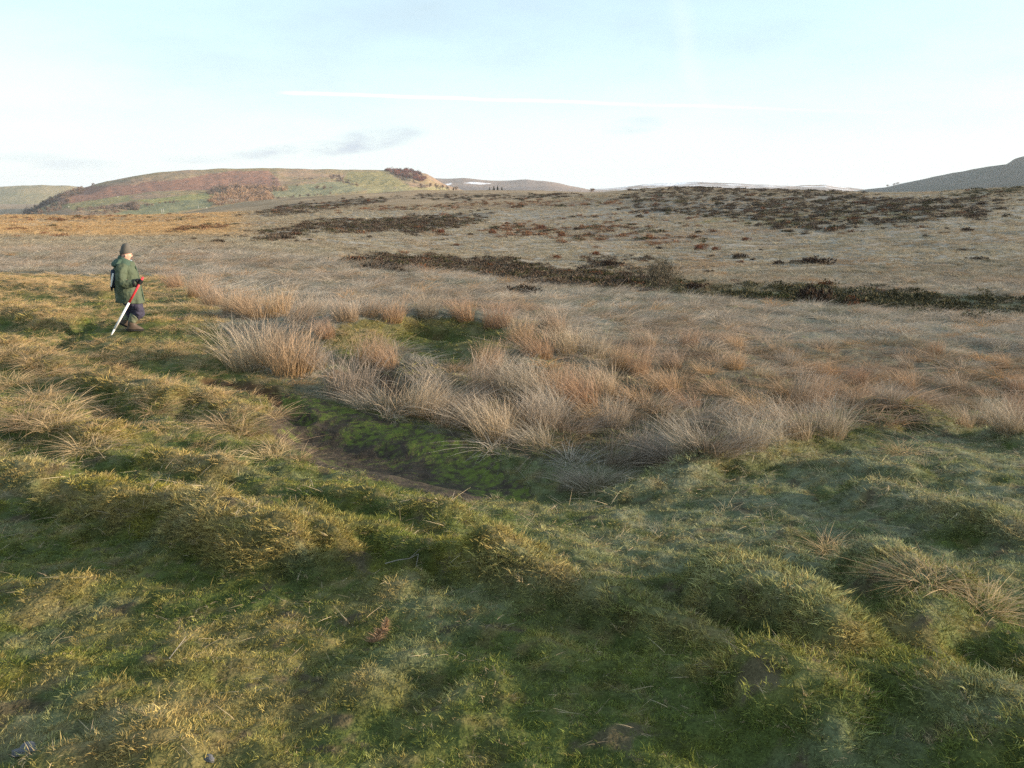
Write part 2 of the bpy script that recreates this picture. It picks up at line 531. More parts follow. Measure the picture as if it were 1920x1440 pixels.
# heath: picture outlines of the heather and gorse on the far slope
HEATH = [
    ([(960, 396), (1200, 384), (1700, 378), (1740, 432), (1420, 452), (1320, 474), (1100, 468), (960, 455)], 0.16, 2),
    ([(700, 440), (960, 430), (960, 470), (1300, 480), (1300, 515), (900, 500), (640, 480)], 0.07, 0),
    ([(640, 492), (700, 477), (800, 486), (950, 488), (1020, 503), (1120, 512), (1230, 520), (1230, 552), (1000, 533), (800, 510), (640, 496)], 0.9, 0),
    ([(1200, 536), (1260, 526), (1350, 536), (1450, 540), (1520, 536), (1600, 545), (1750, 550), (1930, 560), (1930, 604), (1600, 582), (1200, 554)], 0.85, 1),
    ([(1090, 490), (1130, 483), (1230, 488), (1260, 500), (1200, 515), (1100, 505)], 0.45, 0),
    ([(495, 446), (520, 428), (600, 414), (700, 412), (800, 406), (900, 400), (938, 401), (905, 414), (860, 426), (780, 437), (700, 437), (600, 432), (560, 442), (510, 453)], 0.9, 0),
    ([(905, 434), (960, 418), (1005, 424), (1080, 428), (1140, 416), (1185, 428), (1240, 434), (1305, 450), (1290, 458), (1150, 453), (1050, 446), (920, 444)], 0.55, 2),
    ([(1160, 392), (1200, 384), (1330, 378), (1500, 371), (1700, 374), (1800, 369), (1850, 364), (1864, 398), (1840, 412), (1700, 417), (1600, 424), (1560, 440), (1470, 432), (1400, 414), (1300, 402), (1170, 400)], 0.68, 0),
    ([(1140, 376), (1200, 357), (1300, 350), (1400, 351), (1600, 362), (1640, 372), (1400, 380), (1330, 380), (1150, 384)], 0.75, 0),
    ([(1800, 364), (1870, 352), (1930, 348), (1930, 358), (1860, 365)], 0.8, 1),
    ([(455, 405), (530, 386), (640, 374), (760, 370), (720, 380), (640, 390), (600, 399), (520, 407)], 0.85, 0),
    ([(620, 397), (700, 388), (800, 384), (950, 378), (1160, 376), (1160, 386), (900, 391), (720, 394)], 0.6, 2),
    ([(700, 372), (850, 360), (1000, 364), (1130, 366), (1000, 374), (850, 376)], 0.5, 0),
    ([(0, 404), (150, 404), (320, 406), (420, 408), (360, 416), (200, 414), (0, 418)], 0.35, 2),
    ([(370, 424), (430, 420), (430, 428), (380, 430)], 0.6, 2), ([(300, 434), (340, 431), (350, 436), (310, 437)], 0.6, 2),
    ([(0, 440), (60, 420), (160, 430), (130, 446), (20, 452)], 0.25, 2),
]


def zone_heath(x, y, z):
    """density of heath 0..1 and its kind"""
    u, v = project(x, y, z)
    dens = np.zeros_like(x); kind = np.zeros_like(x, int)
    uu = u + 22 * fbm(x / np.maximum(y, 20) * 100, np.log(np.maximum(y, 20)) * 30, 6, 3, 31)
    vv = v + 5 * fbm(x / np.maximum(y, 20) * 100, np.log(np.maximum(y, 20)) * 30, 4, 3, 33)
    for poly, dd, k in HEATH:
        m = in_poly(uu, vv, poly) & (y > 30)
        dens[m] = dd; kind[m] = k
    return dens, kind


# ------------------------------------------------------------------ materials
def new_mat(name):
    m = bpy.data.materials.new(name); m.use_nodes = True
    nt = m.node_tree; nt.nodes.clear()
    return m, nt, nt.nodes.new, nt.links.new


def plain_mat(name, col, rough=0.8, noise=0.25, scale=30.0, bump=0.0, spec=0.3):
    m, nt, N, L = new_mat(name)
    p = N('ShaderNodeBsdfPrincipled'); o = N('ShaderNodeOutputMaterial')
    p.inputs['Roughness'].default_value = rough
    p.inputs['Specular IOR Level'].default_value = spec
    tc = N('ShaderNodeTexCoord')
    nz = N('ShaderNodeTexNoise'); nz.inputs['Scale'].default_value = scale; nz.inputs['Detail'].default_value = 5
    L(tc.outputs['Object'], nz.inputs[0])
    mx = N('ShaderNodeMix'); mx.data_type = 'RGBA'
    mx.inputs[6].default_value = tuple(c * (1 - noise) for c in col) + (1,)
    mx.inputs[7].default_value = tuple(min(1, c * (1 + noise)) for c in col) + (1,)
    L(nz.outputs[0], mx.inputs[0]); L(mx.outputs[2], p.inputs['Base Color'])
    if bump:
        b = N('ShaderNodeBump'); b.inputs['Strength'].default_value = bump; b.inputs['Distance'].default_value = 0.01
        L(nz.outputs[0], b.inputs['Height']); L(b.outputs[0], p.inputs['Normal'])
    L(p.outputs[0], o.inputs[0])
    return m


def blade_mat(name, base=None, tip=None, instanced=False, transl=0.25, var=0.35, base_mul=(0.75, 0.66, 0.5)):
    """grass, rush or twig: colour from root to tip, per-blade variation, some light coming through"""
    m, nt, N, L = new_mat(name)
    o = N('ShaderNodeOutputMaterial')
    al = N('ShaderNodeAttribute'); al.attribute_name = 'along'
    rn = N('ShaderNodeAttribute'); rn.attribute_name = 'rnd'
    mx = N('ShaderNodeMix'); mx.data_type = 'RGBA'
    L(al.outputs['Fac'], mx.inputs[0])
    if instanced:
        ti = N('ShaderNodeAttribute'); ti.attribute_name = 'tint'; ti.attribute_type = 'INSTANCER'
        mb = N('ShaderNodeMix'); mb.data_type = 'RGBA'; mb.blend_type = 'MULTIPLY'; mb.inputs[0].default_value = 1
        L(ti.outputs['Color'], mb.inputs[6]); mb.inputs[7].default_value = base_mul + (1,)
        L(mb.outputs[2], mx.inputs[6]); L(ti.outputs['Color'], mx.inputs[7])
    else:
        mx.inputs[6].default_value = base + (1,); mx.inputs[7].default_value = tip + (1,)
    hs = N('ShaderNodeHueSaturation')
    L(mx.outputs[2], hs.inputs['Color'])
    mr = N('ShaderNodeMapRange'); L(rn.outputs['Fac'], mr.inputs[0])
    mr.inputs[3].default_value = 1 - var; mr.inputs[4].default_value = 1 + var
    if instanced:
        L(mr.outputs[0], hs.inputs['Value'])
    else:
        oi = N('ShaderNodeObjectInfo')
        m2 = N('ShaderNodeMapRange'); L(oi.outputs['Random'], m2.inputs[0]); m2.inputs[3].default_value = 0.82; m2.inputs[4].default_value = 1.15
        mm = N('ShaderNodeMath'); mm.operation = 'MULTIPLY'; L(mr.outputs[0], mm.inputs[0]); L(m2.outputs[0], mm.inputs[1])
        L(mm.outputs[0], hs.inputs['Value'])
        m3 = N('ShaderNodeMapRange'); L(oi.outputs['Random'], m3.inputs[0]); m3.inputs[3].default_value = 0.487; m3.inputs[4].default_value = 0.508
        L(m3.outputs[0], hs.inputs['Hue'])
    df = N('ShaderNodeBsdfDiffuse'); L(hs.outputs[0], df.inputs[0])
    if transl:
        tr = N('ShaderNodeBsdfTranslucent'); L(hs.outputs[0], tr.inputs[0])
        ms = N('ShaderNodeMixShader'); ms.inputs[0].default_value = transl
        L(df.outputs[0], ms.inputs[1]); L(tr.outputs[0], ms.inputs[2]); L(ms.outputs[0], o.inputs[0])
    else:
        L(df.outputs[0], o.inputs[0])
    return m


def ground_mat(name, bump_scales=((55.0, 0.012), (9.0, 0.04)), var=0.35, tex=7.0, moss=False):
    """colour from the survey attribute, broken up by noise; relief by bump"""
    m, nt, N, L = new_mat(name)
    o = N('ShaderNodeOutputMaterial'); p = N('ShaderNodeBsdfPrincipled')
    p.inputs['Roughness'].default_value = 0.95; p.inputs['Specular IOR Level'].default_value = 0.1
    at = N('ShaderNodeAttribute'); at.attribute_name = 'zone'
    tc = N('ShaderNodeTexCoord')
    n1 = N('ShaderNodeTexNoise'); n1.inputs['Scale'].default_value = tex; n1.inputs['Detail'].default_value = 8; n1.inputs['Roughness'].default_value = 0.7
    L(tc.outputs['Object'], n1.inputs[0])
    nf = N('ShaderNodeTexNoise'); nf.inputs['Scale'].default_value = tex * 14; nf.inputs['Detail'].default_value = 6; nf.inputs['Roughness'].default_value = 0.7
    L(tc.outputs['Object'], nf.inputs[0])
    av = N('ShaderNodeMath'); av.operation = 'MULTIPLY_ADD'; L(nf.outputs[0], av.inputs[0]); av.inputs[1].default_value = 0.9; 
    sb = N('ShaderNodeMath'); sb.operation = 'SUBTRACT'; L(n1.outputs[0], sb.inputs[0]); sb.inputs[1].default_value = 0.45; L(sb.outputs[0], av.inputs[2])
    hs = N('ShaderNodeHueSaturation'); L(at.outputs['Color'], hs.inputs['Color'])
    mr = N('ShaderNodeMapRange'); L(av.outputs[0], mr.inputs[0])
    mr.inputs[1].default_value = 0.3; mr.inputs[2].default_value = 0.7; mr.inputs[3].default_value = 1 - var; mr.inputs[4].default_value = 1 + var
    L(mr.outputs[0], hs.inputs['Value'])
    if moss:
        am = N('ShaderNodeAttribute'); am.attribute_name = 'moss'
        nm = N('ShaderNodeTexNoise'); nm.inputs['Scale'].default_value = 11; nm.inputs['Detail'].default_value = 9; nm.inputs['Roughness'].default_value = 0.75
        L(tc.outputs['Object'], nm.inputs[0])
        ad = N('ShaderNodeMath'); ad.operation = 'ADD'; L(am.outputs['Fac'], ad.inputs[0]); L(nm.outputs[0], ad.inputs[1])
        mf = N('ShaderNodeMapRange'); mf.interpolation_type = 'SMOOTHSTEP'; L(ad.outputs[0], mf.inputs[0]); mf.inputs[1].default_value = 0.66; mf.inputs[2].default_value = 0.90
        gate = N('ShaderNodeMath'); gate.operation = 'GREATER_THAN'; L(am.outputs['Fac'], gate.inputs[0]); gate.inputs[1].default_value = 0.02
        fm = N('ShaderNodeMath'); fm.operation = 'MULTIPLY'; L(mf.outputs[0], fm.inputs[0]); L(gate.outputs[0], fm.inputs[1])
        mm = N('ShaderNodeMix'); mm.data_type = 'RGBA'; L(fm.outputs[0], mm.inputs[0]); L(hs.outputs[0], mm.inputs[6]); mm.inputs[7].default_value = (0.12, 0.15, 0.032, 1)
        L(mm.outputs[2], p.inputs['Base Color'])
    else:
        L(hs.outputs[0], p.inputs['Base Color'])
    prev = None
    for sc, dist in bump_scales:
        n = N('ShaderNodeTexNoise'); n.inputs['Scale'].default_value = sc; n.inputs['Detail'].default_value = 4
        L(tc.outputs['Object'], n.inputs[0])
        b = N('ShaderNodeBump'); b.inputs['Strength'].default_value = 1.0; b.inputs['Distance'].default_value = dist
        L(n.outputs[0], b.inputs['Height'])
        if prev: L(prev, b.inputs['Normal'])
        prev = b.outputs[0]
    L(prev, p.inputs['Normal'])
    L(p.outputs[0], o.inputs[0])
    return m


M_GROUND = ground_mat('ground', moss=True, var=0.5)
M_HILL = ground_mat('hillside', ((0.05, 6.0), (0.3, 1.2)), 0.22, 0.06)
M_TURF = blade_mat('turf_blade', instanced=True, transl=0.15, var=0.55)
M_STRAW_I = blade_mat('pale_grass_blade', instanced=True, transl=0.3, base_mul=(0.8, 0.7, 0.52))
M_HEATH_I = blade_mat('heather_sprig', instanced=True, transl=0.05, base_mul=(0.7, 0.65, 0.6))
M_RUSH = blade_mat('rush_stem', (0.31, 0.22, 0.12), (0.52, 0.425, 0.335), transl=0.15, var=0.35)
M_RUSH_W = blade_mat('rush_stem_rust', (0.30, 0.19, 0.09), (0.50, 0.36, 0.255), transl=0.15, var=0.3)
M_RUSH_G = blade_mat('rush_stem_grey', (0.27, 0.21, 0.13), (0.48, 0.415, 0.345), transl=0.15, var=0.35)
M_TUSS = blade_mat('tussock_blade', (0.34, 0.26, 0.12), (0.60, 0.45, 0.29), transl=0.3, var=0.3)
M_HEATHER = blade_mat('heather_dark', (0.030, 0.022, 0.016), (0.075, 0.055, 0.04), transl=0.05)
M_HEATHER_R = blade_mat('heather_rust', (0.07, 0.03, 0.015), (0.20, 0.09, 0.05), transl=0.05)
M_GORSE = blade_mat('gorse_green', (0.03, 0.03, 0.015), (0.07, 0.08, 0.035), transl=0.05)
M_TWIG = blade_mat('bare_twig', (0.09, 0.075, 0.055), (0.15, 0.13, 0.09), transl=0.0)
M_TREE = blade_mat('winter_tree_twig', (0.17, 0.11, 0.06), (0.32, 0.21, 0.12), transl=0.1)
M_CONIFER = blade_mat('conifer_needle', (0.02, 0.025, 0.015), (0.04, 0.05, 0.03), transl=0.0)
M_BARK = plain_mat('bark', (0.10, 0.08, 0.06), 0.9, 0.4, 12, 0.6)


# ------------------------------------------------------------------ the ground: one sheet from behind the camera to the horizon
def build_ground():
    ys = [-30, -20, -12, -7, -4, -2.2, -1.0, 0.0]
    y = 0.5
    while y < 12:
        ys.append(y); y += max(0.022, 0.0075 * y)
    while y < 70:
        ys.append(y); y += 0.0085 * y
    while y < 1200:
        ys.append(y); y += 0.011 * y
    while y < 9000:
        ys.append(y); y += 0.09 * y
    ys = np.array(ys)
    core = np.linspace(-0.80, 0.80, 380)
    side = 0.80 + np.cumsum(np.linspace(0.006, 0.16, 26))
    s = np.concatenate([-side[::-1], core, side])
    S, Y = np.meshgrid(s, ys)
    X = S * (np.maximum(Y, 0.0) + 1.2) + np.sign(S) * np.maximum(np.abs(S) - 0.8, 0) * 14
    X = np.clip(X, -9000 + S, 9000 + S)
    Z = ground_h(X, Y)
    x, y, z = X.ravel(), Y.ravel(), Z.ravel()
    ny, nx = X.shape
    i = np.arange(ny * nx).reshape(ny, nx)
    faces = np.stack([i[:-1, :-1], i[:-1, 1:], i[1:, 1:], i[1:, :-1]], -1).reshape(-1, 4)
    return x, y, z, faces


def lerp(a, b, t):
    return np.asarray(a) * (1 - t[:, None]) + np.asarray(b) * t[:, None]


def plain_edge_v(u):
    return np.interp(u, [0, 300, 500, 630, 800, 1000, 1300, 1600, 1900], [455, 458, 470, 490, 508, 530, 555, 578, 598])


TURF_POLY = [(-3000, 470), (0, 500), (170, 505), (330, 520), (420, 590), (440, 690), (560, 735), (700, 775), (850, 815), (960, 850), (1080, 880), (1200, 890),
             (1330, 860), (1560, 810), (1750, 790), (1960, 815), (5000, 820), (5000, 9000), (-5000, 9000), (-5000, 470)]
BANK_POLY = [(600, 640), (640, 605), (760, 592), (900, 600), (1010, 630), (1040, 660), (930, 650), (880, 690), (820, 680), (740, 650), (640, 680)]


def veg(x, y, z):
    """vegetation cover at ground points: fraction of short turf, straw grass, and their colours"""
    u, v = project(x, y, z)
    jf = 1 + 1.6 * sstep(y, 13, 20)
    far_turf = in_poly(u + 28 * jf * fbm(x, y, 1.2, 3, 8), v + 18 * jf * fbm(x, y, 1.3, 3, 9), TURF_POLY)
    bank = in_poly(u, v, BANK_POLY) & (y < 20)
    turf = ((far_turf | bank) & (y < 30)).astype(float)
    turf[y < 3] = 1.0
    return turf, u, v


def turf_colour(x, y, hd, u, v):
    """green in the hollows, bleached on the humps, yellow-green moss, grey-green on the far bank"""
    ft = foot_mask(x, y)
    n1 = fbm(x, y, 0.8, 4, 101); n2 = fbm(x, y, 0.32, 4, 111); n3 = fbm(x, y, 2.2, 3, 121)
    green = np.array([0.245, 0.290, 0.075]); deep = np.array([0.165, 0.210, 0.058])
    gold = np.array([0.46, 0.355, 0.155]); sage = np.array([0.42, 0.44, 0.30]); moss = np.array([0.27, 0.26, 0.045]); straw = np.array([0.42, 0.33, 0.19])
    t = sstep(n1 * 0.6 + n2 * 0.7, -0.25, 0.35)
    c = lerp(deep, green, t)
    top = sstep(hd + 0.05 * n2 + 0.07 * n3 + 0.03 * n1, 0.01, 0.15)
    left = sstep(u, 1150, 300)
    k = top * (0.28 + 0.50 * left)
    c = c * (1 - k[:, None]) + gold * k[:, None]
    g2 = sstep(n3 + 0.5 * n2, 0.0, 0.45) * (0.25 + 0.45 * left)
    c = c * (1 - g2[:, None]) + gold * g2[:, None]
    ms = sstep(fbm(x, y, 0.7, 3, 131) + 0.3 * n2, 0.16, 0.42) * sstep(y, 9, 6) * 0.75
    c = c * (1 - ms[:, None]) + moss * ms[:, None]
    sg = sstep(u, 750, 1250) * sstep(v, 1250, 960) * sstep(n2 + 0.6 * n1, -0.8, 0.35) * 0.78
    sg = np.maximum(sg, 0.35 * sstep(fbm(x, y, 0.6, 3, 141), 0.1, 0.4))
    c = c * (1 - sg[:, None]) + sage * sg[:, None]
    q = sstep(fbm(x, y, 0.16, 3, 161) + 0.3 * n1, 0.05, 0.4) * 0.6
    c = c * (1 - q[:, None]) + gold * 0.95 * q[:, None]
    q = sstep(fbm(x, y, 0.13, 3, 171), 0.08, 0.4) * 0.6
    c = c * (1 - q[:, None]) + deep * 0.8 * q[:, None]
    stw = sstep(fbm(x, y, 0.5, 3, 151) + 0.4 * n3, 0.2, 0.5) * sstep(v, 1300, 800) * (0.35 + 0.5 * left)
    c = c * (1 - stw[:, None]) + straw * stw[:, None]
    k = ft * 0.5  # lusher green, darkened further to paint shade at hummock feet and in trenches
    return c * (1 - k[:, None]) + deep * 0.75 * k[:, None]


def straw_colour(x, y, k=1.0):
    n1 = fbm(x * k, y * k, 6.0, 3, 201); n2 = fbm(x * k, y * k, 1.3, 3, 211); n3 = fbm(x * k, y * k, 25, 3, 221)
    pale = np.array([0.50, 0.44, 0.375]); tan = np.array([0.45, 0.36, 0.285]); grey = np.array([0.36, 0.345, 0.295]); rust = np.array([0.41, 0.285, 0.205])
    c = lerp(pale, tan, sstep(n1 + 0.6 * n2, -0.3, 0.4)) * np.array([0.93, 0.98, 1.05])
    g = sstep(n2 - 0.4 * n1, 0.05, 0.45) * 0.7
    c = c * (1 - g[:, None]) + grey * g[:, None]
    r = sstep(n3 + 0.5 * n1, 0.15, 0.5) * 0.5
    c = c * (1 - r[:, None]) + rust * r[:, None]
    sl = 0.6 * sstep(y, 50, 80)
    c = c * (1 - sl[:, None]) + (c * np.array([0.80, 0.79, 0.68])) * sl[:, None]
    lf = 0.9 * sstep(y, 110, 150) * sstep(x / np.maximum(y, 1), -0.30, -0.36)  # far-left field: orange grass, brightened to paint the sunlight on it
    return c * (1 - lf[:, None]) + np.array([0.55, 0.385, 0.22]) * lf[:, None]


def ground_colour(x, y, z):
    global MOSS
    MOSS = np.zeros(len(x))
    hd = detail_h(x, y)
    turf, u, v = veg(x, y, z)
    soil = np.array([0.075, 0.058, 0.036])
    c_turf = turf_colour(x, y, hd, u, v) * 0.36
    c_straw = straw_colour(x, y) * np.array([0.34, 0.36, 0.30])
    vf = sstep(y, 260, 420)
    c_straw = c_straw * (1 - vf[:, None]) + np.array([0.30, 0.215, 0.13]) * vf[:, None] * (1 + 0.5 * fbm(x, y, 30, 4, 261))[:, None]
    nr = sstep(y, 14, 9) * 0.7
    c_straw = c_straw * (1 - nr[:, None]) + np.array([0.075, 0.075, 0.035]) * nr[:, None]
    farw = sstep(y, 40, 90) * (1 - vf)
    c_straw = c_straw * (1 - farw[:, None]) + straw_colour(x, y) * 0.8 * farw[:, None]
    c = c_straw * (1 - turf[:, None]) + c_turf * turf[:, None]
    # wet dark floor under the rushes
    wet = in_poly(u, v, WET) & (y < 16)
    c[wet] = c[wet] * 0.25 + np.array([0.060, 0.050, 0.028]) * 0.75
    # greener stretches of the far slope and of the field painted sunlit
    dens, kind = zone_heath(x, y, z)
    under = np.array([[0.075, 0.058, 0.040], [0.055, 0.060, 0.030], [0.14, 0.075, 0.045]])[kind]
    w = np.where(dens > 0, np.clip(dens * 0.9, 0, 0.8), 0) * (0.55 + 0.45 * sstep(fbm(x, y, 7, 3, 301), -0.2, 0.25))
    w = np.where(y > 330, np.where(dens > 0, dens, 0) * sstep(fbm(x, y, 26, 4, 311) + 0.25 * fbm(x * .4, y, 8, 3, 313), -0.28, 0.12), w)
    c = c * (1 - w[:, None]) + under * w[:, None]
    gl = in_poly(u, v, [(1560, 395), (1720, 392), (1720, 408), (1600, 412), (1480, 425), (1300, 420), (1350, 408)]) & (y > 80)
    k = np.where(gl, 0.5 * sstep(fbm(x, y, 9, 3, 321), -0.1, 0.3), 0)
    c = c * (1 - k[:, None]) + np.array([0.22, 0.20, 0.07]) * k[:, None]
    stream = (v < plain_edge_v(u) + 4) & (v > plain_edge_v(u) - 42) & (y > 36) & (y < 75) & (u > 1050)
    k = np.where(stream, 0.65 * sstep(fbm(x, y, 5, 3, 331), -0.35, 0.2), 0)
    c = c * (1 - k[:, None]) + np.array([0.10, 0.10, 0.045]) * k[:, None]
    # bare trodden floor with a band of bright moss
    m = (y > 5) & (y < 14)
    if m.any():
        xm, ym = x[m], y[m]
        mud = zone_mud(xm, ym)
        line = np.exp(-(seg_dist(xm, ym, MOSS_LINE) / 0.42) ** 2)
        mo = sstep(fbm(xm, ym, 0.45, 4, 341) + 0.5 * line, 0.14, 0.36)
        c[m] = c[m] * (1 - mud[:, None]) + np.array([0.055, 0.044, 0.033]) * mud[:, None]
        MOSS[m] = np.clip(mud * (0.145 + 0.10 * mo + 0.05 * line), 0, 1)
        for p in SOIL:
            k = np.exp(-(seg_dist(xm, ym + 0.05 * gnoise(xm * 6, ym * 6, 5), p) / 0.13) ** 2)
            c[m] = c[m] * (1 - k[:, None]) + np.array([0.10, 0.055, 0.03]) * k[:, None]
    pit = sstep(fbm(x, y, 0.22, 3, 351), 0.30, 0.42) * (y < 9) * turf
    c = c * (1 - 0.8 * pit[:, None]) + soil * 0.8 * pit[:, None]
    return np.clip(c, 0.004, 0.9)


gx, gy, gz, gfaces = build_ground()
gcol = ground_colour(gx, gy, gz)
ground = link('ground', mesh_np('ground', np.column_stack([gx, gy, gz]), gfaces, M_GROUND, True, {'zone': gcol, 'moss': MOSS}))
tag(ground, kind='structure')
del gx, gy, gz, gfaces, gcol


# ------------------------------------------------------------------ far hills
class Hill:
    def __init__(self, name, ridge, y_ridge, foot_v, y_foot, u0, u1, nu, ns, colour, power=0.85, rough=0.012, back=0.35, mat=None, turn=0.0, uc=500.0):
        self.turn, self.uc = turn, uc
        self.ru, self.rv = np.array([p[0] for p in ridge], float), np.array([p[1] for p in ridge], float)
        self.yr, self.yf, self.fv, self.p = y_ridge, y_foot, foot_v, power
        us = np.linspace(u0, u1, nu)
        ss = np.concatenate([np.linspace(0, 1, ns), 1 + np.linspace(0.04, back, 10)])
        U, S = np.meshgrid(us, ss)
        x, y, z = self.at(U.ravel(), S.ravel())
        k = np.clip(np.minimum(S.ravel() * 4, 1), 0, 1)
        z = z + k * (y_ridge * rough) * (fbm(x, y, y_ridge * 0.12, 5, 401) * 0.6) * np.where(S.ravel() > 0.93, 0.12, 1)
        u, v = project(x, y, z)
        i = np.arange(len(x)).reshape(U.shape)
        f = np.stack([i[:-1, :-1], i[:-1, 1:], i[1:, 1:], i[1:, :-1]], -1).reshape(-1, 4)
        col = colour(x, y, z, U.ravel(), v, S.ravel())
        self.obj = tag(link(name, mesh_np(name, np.column_stack([x, y, z]), f, mat or M_HILL, True, {'zone': np.clip(col, .004, .9)})), kind='structure')

    def vridge(self, u):
        return np.interp(u, self.ru, self.rv)

    def at(self, u, s):
        s1 = np.minimum(s, 1.0)
        Y = (self.yf + (self.yr - self.yf) * s) * (1 + self.turn * (np.clip(u, self.uc - 900, self.uc + 700) - self.uc) / 1000.0)
        vr = self.vridge(u)
        vr = vr + 0.9 * gnoise(u * 0.035, u * 0 + 3.3, 5)
        v = self.fv + (vr - self.fv) * (s1 ** self.p)
        dx, dy = (u - 960) / F_PX, (720 - v) / F_PX
        c, sn = math.cos(PITCH), math.sin(PITCH)
        k = Y / (c + dy * sn)
        z = EYE + (-sn + dy * c) * k
        over = np.maximum(s - 1.0, 0)
        z = z - over * (self.yr - self.yf) * 0.35 * np.minimum(1, 0.15 + over * 3)
        z = np.maximum(z, -58.0)                       # the foot stays just under the valley floor
        return dx * k, Y, z

    def place(self, u, v):
        vr = float(self.vridge(u))
        r = (self.fv - v) / (self.fv - vr)
        s = min(max(r, 0.0), 1.0) ** (1 / self.p)
        x, y, z = self.at(np.array([float(u)]), np.array([s]))
        return float(x[0]), float(y[0]), float(z[0])


OLIVE = np.array([0.26, 0.195, 0.095]); BRACKEN = np.array([0.25, 0.125, 0.085]); FIELD = np.array([0.215, 0.205, 0.11]); TAN = np.array([0.30, 0.20, 0.125])


def paint(col, mask, c, w=1.0):
    w = (mask * w)[:, None]
    return col * (1 - w) + np.asarray(c) * w


def red_hill_col(x, y, z, u, v, s):
    n = fbm(x, y, 160, 4, 411); n2 = fbm(x, y, 50, 4, 421)
    c = lerp(OLIVE, TAN, sstep(n, -0.2, 0.35))
    uu = u + 14 * n + 8 * n2; vv = v + 3.5 * n + 2 * n2
    c = paint(c, in_poly(uu, vv, [(100, 372), (150, 352), (260, 338), (340, 336), (420, 320), (500, 318), (520, 333), (530, 345), (520, 352), (440, 356), (300, 358), (200, 370), (120, 392)]).astype(float), BRACKEN, 0.9)
    c = paint(c, in_poly(uu, vv, [(180, 345), (300, 326), (420, 320), (330, 338), (240, 346), (200, 350)]).astype(float), [0.26, 0.19, 0.12], 0.7)
    c = paint(c, in_poly(u + 4 * n2, v + n2, [(505, 368), (515, 354), (600, 342), (650, 340), (690, 356), (640, 362), (560, 372)]).astype(float), FIELD, 0.95)
    c = paint(c, in_poly(u + 4 * n2, v + n2, [(640, 344), (650, 322), (720, 322), (770, 350), (690, 354)]).astype(float), [0.26, 0.22, 0.09], 0.9)
    c = paint(c, in_poly(u, v, [(690, 352), (840, 350), (850, 362), (690, 362)]).astype(float), [0.27, 0.235, 0.11], 0.9)
    c = paint(c, in_poly(u + 4 * n2, v + n2, [(260, 376), (400, 360), (400, 372), (300, 384)]).astype(float), [0.24, 0.225, 0.085], 0.9)
    c = paint(c, in_poly(u + 4 * n2, v + n2, [(260, 384), (400, 370), (395, 388), (300, 402), (200, 408)]).astype(float), [0.19, 0.19, 0.10], 0.9)
    c = paint(c, in_poly(u, v, [(110, 384), (240, 366), (250, 376), (140, 395)]).astype(float), [0.24, 0.215, 0.09], 0.8)
    return c


def left_hill_col(x, y, z, u, v, s):
    n = fbm(x, y, 300, 4, 431)
    return lerp([0.22, 0.20, 0.10], [0.32, 0.25, 0.13], sstep(n + s - 0.5, -0.3, 0.5))


def blue_hill_col(x, y, z, u, v, s):
    n = fbm(x, y, 500, 4, 441); n2 = fbm(x, y, 140, 4, 443)
    c = lerp([0.17, 0.13, 0.11], [0.27, 0.19, 0.14], sstep(n + 0.5 * s, -0.1, 0.7))
    snow = in_poly(u, v, [(833, 346), (845, 343), (846, 346), (834, 349)]) | in_poly(u, v, [(870, 343), (885, 341), (912, 343), (925, 344), (900, 346)])
    return paint(c, snow.astype(float), [0.85, 0.86, 0.9], 0.95)


def snow_hill_col(x, y, z, u, v, s):
    n = fbm(x, y, 600, 4, 451); n2 = fbm(x * 0.3, y, 120, 4, 453)
    c = lerp([0.20, 0.15, 0.12], [0.30, 0.21, 0.15], sstep(n, -0.3, 0.4))
    sn = sstep(n2 + 0.9 * (s - 0.75) - 0.25 * np.abs(n), 0.12, 0.2) * sstep(s, .45, .7)
    return paint(c, sn, [0.85, 0.86, 0.9], 0.95)


def crag_col(x, y, z, u, v, s):
    n = fbm(x, y, 200, 5, 461); n2 = fbm(x, y, 60, 4, 463)
    c = lerp([0.065, 0.072, 0.05], [0.10, 0.09, 0.065], sstep(n + 0.4 * n2, -0.3, 0.4))
    return paint(c, sstep(n2, 0.2, 0.4), [0.055, 0.055, 0.05], 0.6)


RED_HILL = Hill('hill', [(-100, 430), (40, 402), (100, 372), (130, 357), (160, 351), (200, 340), (270, 327), (330, 320.5), (420, 316), (520, 315), (600, 317), (720, 320), (770, 319), (800, 326), (830, 343), (870, 357), (960, 372)],
                2300, 425, 1050, -60, 960, 300, 90, red_hill_col, 0.9, 0.012, turn=0.45, uc=480)
LEFT_HILL = Hill('hill', [(-900, 330), (-300, 345), (-60, 353), (0, 350), (70, 346.5), (130, 348), (165, 353), (260, 385), (400, 430)], 3900, 440, 2500, -900, 380, 160, 40, left_hill_col, 0.7, 0.008)
BLUE_HILL = Hill('hill', [(600, 360), (760, 340), (815, 334.5), (870, 334), (925, 339), (990, 336.5), (1040, 342), (1070, 349), (1110, 356), (1200, 372)], 5200, 372, 3600, 600, 1200, 180, 40, blue_hill_col, 0.8, 0.006)
SNOW_HILL = Hill('hill', [(1040, 364), (1100, 356), (1160, 351), (1230, 344), (1310, 340.5), (1400, 345), (1490, 348), (1550, 345.5), (1610, 354), (1700, 366)], 7000, 376, 5000, 1040, 1700, 180, 40, snow_hill_col, 0.8, 0.004)
CRAG = Hill('hill', [(1480, 380), (1600, 358), (1660, 351), (1690, 344), (1760, 329.5), (1795, 323), (1850, 313.5), (1888, 308), (1902, 298), (1925, 292), (2000, 281), (2200, 262), (2600, 262), (3000, 300)],
            3000, 392, 1500, 1480, 3000, 240, 60, crag_col, 0.75, 0.012, turn=-0.75, uc=1900)

# ------------------------------------------------------------------ plant meshes


